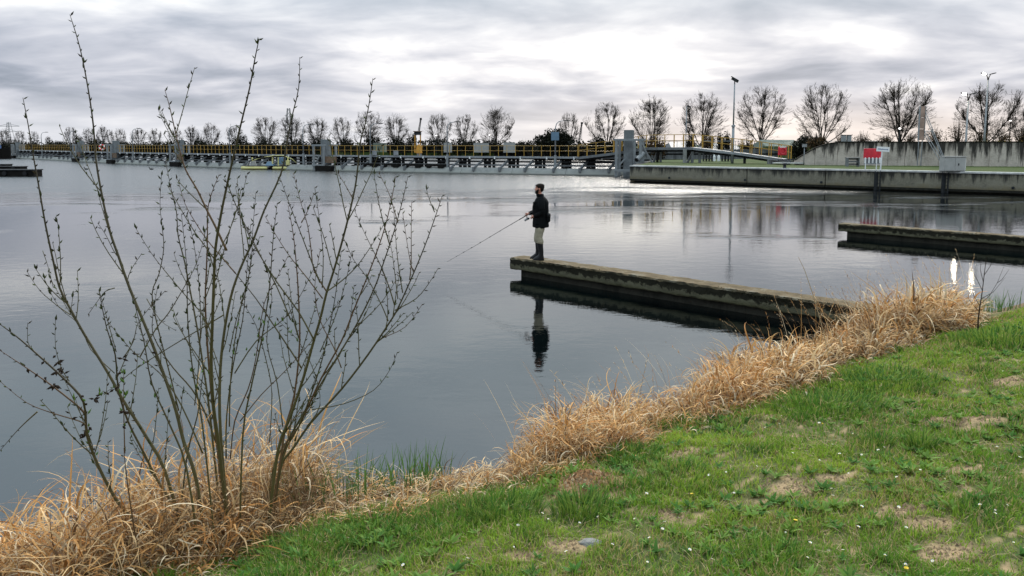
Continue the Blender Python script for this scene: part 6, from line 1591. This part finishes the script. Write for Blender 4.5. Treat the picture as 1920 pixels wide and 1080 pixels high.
# ------------------------------------------------------------------ the angler
def person():
    O = P(1012, 486.5, z=0.44); Fw = Vector((-1, .10, 0)).normalized(); Lt = Vector((-.10, -1, 0)).normalized()      # faces left, his left side to the camera
    def W(f, l, z): return O + Fw * f + Lt * l + UPZ * z
    # --- body: one continuous skinned figure
    J = {}; E = []; R = {}
    def j(n, p, r, par=None):
        J[n] = (len(J), p); R[n] = r
        if par: E.append((J[par][0], J[n][0]))
    j('pel', W(-.02, 0, .93), (.13, .15)); j('waist', W(-.01, 0, 1.08), (.11, .14), 'pel'); j('chest', W(-.01, 0, 1.28), (.12, .17), 'waist'); j('neckb', W(-.02, 0, 1.46), (.07, .08), 'chest')
    j('neck', W(.0, 0, 1.53), (.055, .055), 'neckb'); j('skullbase', W(.015, 0, 1.60), (.055, .055), 'neck')
    for s, n in ((1, 'L'), (-1, 'R')):
        j('hip' + n, W(-.02, s * .10, .88), (.09, .09), 'pel')
        kx = (.01, .04)[s < 0]; ax = (-.035, .055)[s < 0]
        j('knee' + n, W(kx + .02, s * .115, .50), (.050, .050), 'hip' + n); j('ank' + n, W(ax, s * .12, .10), (.030, .030), 'knee' + n); j('toe' + n, W(ax + .14, s * .125, .045), (.020, .028), 'ank' + n)
        j('sh' + n, W(-.03, s * .185, 1.42), (.065, .065), 'chest')
    j('elL', W(-.055, .235, 1.13), (.043, .043), 'shL'); j('wrL', W(.125, .13, 1.03), (.028, .03), 'elL'); j('paL', W(.175, .085, 1.03), (.030, .034), 'wrL')
    j('elR', W(.06, -.24, 1.15), (.043, .043), 'shR'); j('wrR', W(.27, -.07, 1.075), (.028, .03), 'elR'); j('paR', W(.325, -.03, 1.065), (.030, .034), 'wrR')
    # fingers: own short chains rooted in the palms, curled round what they hold
    rod_a = W(.10, -.005, 1.19); rod_dir = None
    verts = [p for _, p in J.values()]; rads = [R[n] for n in J]; roots = [0]
    def chain(pts, rr):
        b = len(verts); roots.append(b)
        for p, q in zip(pts, rr): verts.append(p); rads.append((q, q))
        for i in range(len(pts) - 1): E.append((b + i, b + i + 1))
    for side, pc, ax in ((-1, W(.325, -.03, 1.065), (Fw * .87 - UPZ * .42)), (1, W(.18, .07, 1.02), (Fw * .5 - UPZ * .2 + Lt * .3))):
        ax = ax.normalized()
        for k in range(4):
            o = pc + ax * (.030 - .021 * k); s = side; L = (.9, 1, .95, .8)[k]
            st = o + Lt * s * .018 + UPZ * .004
            chain([st, o + Lt * s * .030 * L + UPZ * -.028 * L, o + Lt * s * .006 + UPZ * -.046 * L, o - Lt * s * .018 + UPZ * -.038 * L], [.0095, .009, .0085, .0075])
        chain([pc + Lt * side * .012 - ax * .02, pc - Lt * side * .012 + UPZ * .030 + ax * .0, pc - Lt * side * .022 + UPZ * .014 + ax * .035], [.012, .0105, .009])
    me = bpy.data.meshes.new('person'); me.from_pydata([tuple(v - O) for v in verts], E, []); body = bpy.data.objects.new('person', me); C.objects.link(body); body.location = O
    me.materials.append(MATS['skin'])
    sk = body.modifiers.new('skin', 'SKIN'); sd2 = me.skin_vertices[0].data if me.skin_vertices else None
    if sd2 is None:
        bpy.context.view_layer.objects.active = body
        bm_layer = None
    if not me.skin_vertices: 
        import bmesh
        bm = bmesh.new(); bm.from_mesh(me); bm.verts.layers.skin.verify(); bm.to_mesh(me); bm.free()
    for i, rr in enumerate(rads):
        me.skin_vertices[0].data[i].radius = rr; me.skin_vertices[0].data[i].use_root = i in roots
    sk.use_smooth_shade = True
    ss = body.modifiers.new('sub', 'SUBSURF'); ss.levels = 2; ss.render_levels = 2
    # bake the skinned figure and add the sculpted head to the same mesh
    dg = bpy.context.evaluated_depsgraph_get(); bm2 = bpy.data.meshes.new_from_object(body.evaluated_get(dg)); body.modifiers.clear()
    HT = [(1.545, .080, .035, .012), (1.553, .097, .01, .034), (1.575, .104, -.03, .052), (1.600, .103, -.05, .061), (1.625, .106, -.062, .067), (1.650, .104, -.072, .071), (1.672, .103, -.078, .073), (1.688, .097, -.083, .074),
          (1.704, .105, -.087, .076), (1.728, .103, -.089, .076), (1.750, .090, -.082, .070), (1.768, .062, -.063, .054), (1.779, .030, -.035, .032), (1.783, .005, -.01, .010)]
    HZ = [h[0] for h in HT]
    def hp(a, z, k=1.0, add=0.0):
        ff = float(np.interp(z, HZ, [h[1] for h in HT])); fb = float(np.interp(z, HZ, [h[2] for h in HT])); w = float(np.interp(z, HZ, [h[3] for h in HT]))
        c, sn = math.cos(a), math.sin(a); mid = (ff + fb) / 2; hf = (ff - fb) / 2
        e = .86 if c > 0 else 1.0
        return (mid + math.copysign(abs(c) ** e, c) * (hf * k + add), sn * (w * k + add), z)
    NA = 32; g = G(); rings = []
    for i in range(len(HZ) - 1):
        for t in (0, .5):
            z = HZ[i] * (1 - t) + HZ[i + 1] * t; ring = []
            for q in range(NA):
                a = 2 * PI * q / NA; f, l, zz = hp(a, z); aa = min(a, 2 * PI - a)
                if aa < .25: f += max(0, 1 - aa / .22) * float(np.interp(z, [1.636, 1.645, 1.655, 1.70, 1.705], [0, .022, .026, .004, 0]))
                if .22 < aa < .75: f -= .008 * math.exp(-((z - 1.686) / .010) ** 2)
                if aa < .45: f += .004 * math.exp(-((z - 1.616) / .004) ** 2) + .004 * math.exp(-((z - 1.624) / .004) ** 2) - .005 * math.exp(-((z - 1.620) / .002) ** 2)
                ring.append(W(f, l, zz))
            rings.append(ring)
    rings.append([W(*hp(2 * PI * q / NA, HZ[-1])) for q in range(NA)])
    g.loft(rings); nb = len(bm2.vertices)
    V_ = [tuple(v.co) for v in bm2.vertices] + [(p[0] - O.x, p[1] - O.y, p[2] - O.z) for p in g.v]; F_ = [tuple(p.vertices) for p in bm2.polygons] + [tuple(i + nb for i in f) for f in g.f]
    fin = bpy.data.meshes.new('person'); fin.from_pydata(V_, [], F_); fin.materials.append(MATS['skin']); fin.polygons.foreach_set('use_smooth', [True] * len(fin.polygons)); fin.update(); body.data = fin
    tag(body, 'bearded man in black jacket, khaki trousers and black rubber boots fishing from the jetty tip', 'person')
    def E2(c, r3, n=10, v=8): g = G(); g.ell((0, 0, 0), r3, n, v); R3 = Matrix((Fw, Lt, UPZ)).transposed(); g.v = [tuple(c + R3 @ Vector(p)) for p in g.v]; return g
    def loft_f(rings, n=16):
        """rings: (f, l, z, rf, rl[, tilt])"""
        out = []
        for (f, l, z, rf, rl) in rings: out.append([W(f + math.cos(2 * PI * k / n) * rf, l + math.sin(2 * PI * k / n) * rl, z) for k in range(n)])
        g = G(); g.loft(out); return g
    for sg_ in (1, -1):
        obj('ear', E2(W(.005, sg_ * .078, 1.662), (.019, .009, .031)), 'skin', body, smooth=True)
        ey_ = obj('eye', E2(W(.090, sg_ * .031, 1.687), (.010, .011, .0075), 8, 6), 'eye_white', body, smooth=True)
        obj('iris', E2(W(.0985, sg_ * .032, 1.687), (.003, .0055, .0055), 6, 5), 'hair', ey_)
        g = G(); g.tube([W(.104, sg_ * .016, 1.703), W(.102, sg_ * .034, 1.707), W(.086, sg_ * .050, 1.702)], .0045, 5); obj('eyebrow', g, 'hair', body)
    r = random.Random(2)
    def shell(z0f, z1f, a0, a1, na, nz, k, jit, close=False):
        g = G(); vs = []; fs = []
        for i in range(na + 1):
            a = a0 + (a1 - a0) * i / na
            for q in range(nz + 1):
                t = q / nz; z = z0f(a) * (1 - t) + z1f(a) * t; edge_ = min(1, 6 * min(t, (1 - t) if close else 1) + .15)
                f, l, zz = hp(a, z, 1.0, k * edge_ + r.uniform(-jit, jit)); vs.append(W(f, l, zz + (k * .8 * t ** 3 if not close else 0)))
        for i in range(na):
            for q in range(nz): b0 = i * (nz + 1) + q; fs.append((b0, b0 + nz + 1, b0 + nz + 2, b0 + 1))
        g.add(vs, fs); return g
    hl = lambda a: float(np.interp(abs((a + PI) % (2 * PI) - PI), [0, .6, 1.0, 1.25, 1.5, 1.75, 1.95, 2.3, PI], [1.735, 1.730, 1.722, 1.690, 1.682, 1.690, 1.640, 1.600, 1.590]))
    obj('hair', shell(hl, lambda a: 1.783, 0, 2 * PI, 44, 12, .016, .0025), 'hair', body, smooth=True)
    bl = lambda a: float(np.interp(abs(a), [0, .35, .6, 1.0, 1.45, 1.6], [1.611, 1.612, 1.626, 1.640, 1.676, 1.672]))
    obj('beard', shell(lambda a: 1.546, bl, -1.55, 1.55, 30, 8, .013, .002, True), 'hair', body, smooth=True)
    obj('moustache', shell(lambda a: 1.626, lambda a: 1.640 - .012 * abs(a), -.55, .55, 14, 3, .009, .001, True), 'hair', body, smooth=True)
    # --- jacket: torso loft with hem, folds, collar, sleeves
    def fold(f, l, z): return 0.008 * math.sin(z * 38 + l * 20) + .006 * math.sin(z * 71 + f * 40)
    prof = [(-.02, 0, .765, .185, .195), (-.02, 0, .79, .195, .20), (-.02, 0, .88, .190, .198), (-.015, 0, .97, .180, .19), (-.01, 0, 1.06, .182, .195), (-.01, 0, 1.16, .190, .205), (-.015, 0, 1.26, .190, .215), (-.03, 0, 1.35, .175, .22), (-.03, 0, 1.42, .14, .20), (-.025, 0, 1.47, .10, .13), (-.015, 0, 1.50, .078, .085), (-.005, 0, 1.545, .072, .076), (-.003, 0, 1.55, .060, .064)]
    n = 26; rings = []
    for (f, l, z, rf, rl) in prof:
        ring = []
        for k in range(n):
            a = 2 * PI * k / n; q = 1 + (fold(math.cos(a), math.sin(a), z) * 1.6 if .79 < z < 1.4 else 0)
            zz = z + (.012 * math.sin(a * 3) if z < .81 else 0)
            c, s = math.cos(a), math.sin(a); sg = lambda v: math.copysign(abs(v) ** .82, v)
            ring.append(W(f + sg(c) * rf * q, sg(s) * rl * q, zz))
        rings.append(ring)
    g = G(); g.loft(rings); jk = obj('jacket', g, 'jacket', body, smooth=True)
    def limb(pts, rr, nm, mat, parent=body, n=14, fr=.05, sub=5):
        out = []; rad = []
        for i in range(len(pts) - 1):
            for k in range(sub):
                t = k / sub; p0 = pts[max(i - 1, 0)]; p1 = pts[i]; p2 = pts[i + 1]; p3 = pts[min(i + 2, len(pts) - 1)]
                out.append(.5 * ((2 * p1) + (p2 - p0) * t + (2 * p0 - 5 * p1 + 4 * p2 - p3) * t * t + (3 * p1 - p0 - 3 * p2 + p3) * t ** 3)); rad.append((rr[i] * (1 - t) + rr[i + 1] * t) * (1 + fr * math.sin(len(out) * 2.1)))
        out.append(pts[-1]); rad.append(rr[-1]); g = G(); g.tube(out, rad, n); return obj(nm, g, mat, parent, smooth=True)
    limb([W(-.03, .15, 1.43), W(-.045, .215, 1.33), W(-.055, .24, 1.14), W(.04, .19, 1.075), W(.115, .135, 1.035)], [.085, .080, .066, .058, .046], 'sleeve', 'jacket')
    limb([W(-.03, -.15, 1.43), W(.0, -.215, 1.33), W(.055, -.24, 1.16), W(.16, -.155, 1.11), W(.255, -.078, 1.08)], [.085, .080, .064, .056, .044], 'sleeve', 'jacket')
    g = loft_f([(-.004, 0, 1.49, .092, .098), (.0, 0, 1.545, .086, .088), (.002, 0, 1.552, .070, .074)]); obj('collar', g, 'jacket', body, smooth=True)
    for (z, l) in ((1.30, .13), (.93, .16)):
        g = G(); g.box(W(.09 if z > 1.2 else .02, .195 if z < 1 else .175, z), (.13, .02, .15), rz=math.atan2(Fw.y, Fw.x) + (.5 if z > 1.2 else .1)); obj('pocket', g, 'jacket', body, bevel=.008)
    # --- trousers: legs tucked into boots
    for s in (1, -1):
        kx = (.01, .04)[s < 0]; ax = (-.035, .055)[s < 0]
        limb([W(-.01, s * .085, .88), W(.0, s * .10, .72), W(kx + .012, s * .115, .54), W((kx + ax) / 2 + .005, s * .118, .425), W((kx + ax) / 2 + .005, s * .118, .395)], [.095, .108, .094, .092, .070], 'trouser_leg', 'trousers', n=18, fr=.025)
        # boot: shaft, ankle, foot with heel and sole
        n2 = 16; rings = []
        def ring(cf, cz, rf, rl, tilt=0): return [W(cf + math.cos(2 * PI * k / n2) * rf, s * .12 + math.sin(2 * PI * k / n2) * rl, cz + math.cos(2 * PI * k / n2) * tilt) for k in range(n2)]
        t0 = (kx + ax) / 2
        g = G(); g.loft([ring(t0 + .004, .405, .066, .064), ring(t0 + .002, .44, .073, .070), ring(t0, .43, .076, .073), ring(t0 - .004, .34, .070, .068), ring(ax - .006, .20, .055, .055), ring(ax, .13, .060, .052), ring(ax + .028, .095, .092, .054, -.012), ring(ax + .052, .06, .122, .056, -.018), ring(ax + .055, .022, .130, .058), ring(ax + .055, .012, .128, .056)]); bt_ = obj('boot', g, 'rubber', body, smooth=True)
        g = G(); g.loft([ring(ax + .055, .0, .134, .060), ring(ax + .055, .020, .135, .061)]); obj('sole', g, 'rubber', bt_)
    # --- shoulder bag on the hip behind
    b = W(-.205, .08, .90); th = thing('shoulder_bag', b, 'small black shoulder bag hanging at the angler back hip', 'bag')
    def bag_ring(z, a, c): return [b + Fw * (math.cos(2 * PI * k / 12) * a) + Lt * (math.copysign(abs(math.sin(2 * PI * k / 12)) ** .6, math.sin(2 * PI * k / 12)) * c) + UPZ * z for k in range(12)]
    g = G(); g.loft([bag_ring(0, .03, .09), bag_ring(.02, .045, .11), bag_ring(.12, .05, .115), bag_ring(.19, .042, .105), bag_ring(.21, .02, .09)]); obj('pouch', g, 'jacket', th, smooth=True)
    g = G(); g.loft([bag_ring(.13, .056, .122), bag_ring(.19, .05, .115), bag_ring(.22, .025, .095)]); obj('flap', g, 'rubber', th, smooth=True)
    g = G(); g.tube([b + UPZ * .2 + Lt * .08, W(-.20, .12, 1.25), W(-.06, -.06, 1.49), W(.13, -.13, 1.32), W(.14, -.10, 1.15), W(.02, -.215, 1.02), b + UPZ * .2 - Lt * .08], .012, 5); obj('strap', g, 'rubber', th, smooth=True)
    g = G(); g.tube([b + Lt * .04 - UPZ * .0, b + Lt * .04 - UPZ * .05], .006, 4); obj('buckle', g, 'galvanised', th)
    # --- fishing rod
    hand = W(.325, -.03, 1.035); tip = P(838, 491, Y=O.y - .15); d = (tip - hand).normalized(); butt = hand - d * .34
    th = thing('fishing_rod', butt, 'long black spinning rod held out over the water by the angler', 'fishing rod')
    L = (tip - hand).length
    g = G(); g.tube([hand + d * .05 * 0, hand + d * (L * .3), hand + d * (L * .65) - UPZ * .01, hand + d * L - UPZ * .05 * 0], [.0085, .0065, .0045, .0024], 7); obj('blank', g, 'carbon_black', th, smooth=True)
    g = G(); g.tube([butt, butt + d * .04, butt + d * .18, hand + d * .06, hand + d * .20], [.014, .014, .011, .0125, .0105], 10); obj('grip', g, 'carbon_black', th, smooth=True)
    rc = hand - UPZ * .095 - d * .015
    g = G(); g.tube([hand - UPZ * .012, rc + UPZ * .03], .007, 6); g.box(hand - UPZ * .012, (.09, .014, .010), rz=math.atan2(d.y, d.x)); obj('reel_foot', g, 'dark_steel', th)
    g = G(); g.tube([rc - d * .035, rc + d * .0, rc + d * .012, rc + d * .05, rc + d * .058], [.018, .030, .024, .024, .028], 14); obj('reel_spool', g, 'galvanised', th, smooth=True)
    g = G(); g.ell(rc - d * .035, (.034, .030, .032), 12, 8); rb_ = obj('reel_body', g, 'carbon_black', th, smooth=True)
    hk = W(.18, .085, 1.0)
    g = G(); g.tube([rc - d * .03, rc - d * .03 + Lt * .05, hk + UPZ * .01, hk + Lt * .02], [.005, .005, .005, .010], 6); obj('reel_handle', g, 'dark_steel', rb_)
    g = G(); g.tube([rc + d * .03 + UPZ * .03, rc + d * .065 + Lt * .035, rc + d * .03 - UPZ * .033], .0025, 5); obj('bail_arm', g, 'galvanised', rb_)
    for f in (.18, .33, .46, .58, .69, .79, .88, .95):
        p = hand + d * (L * f); rr2 = .016 * (1 - f * .7); g = G(); pts = [p - UPZ * (.006 + rr2 * (1 - math.cos(2 * PI * k / 8))) + Lt * (rr2 * math.sin(2 * PI * k / 8)) for k in range(9)]; g.tube(pts, .0018, 4); g.tube([p - d * .02, p + d * .02], .008 * (1 - f * .6), 5); obj('line_guide', g, 'dark_steel', th)
    ln = thing('fishing_line', tip, 'thin fishing line running from the rod tip down into the lake', 'line')
    e = Vector((tip.x - 3.2, tip.y + 1.2, 0.0)); g = G(); g.tube([tip, tip.lerp(e, .5) - UPZ * .06, e], .0006, 3); obj('line_strand', g, 'galvanised', ln)
person()
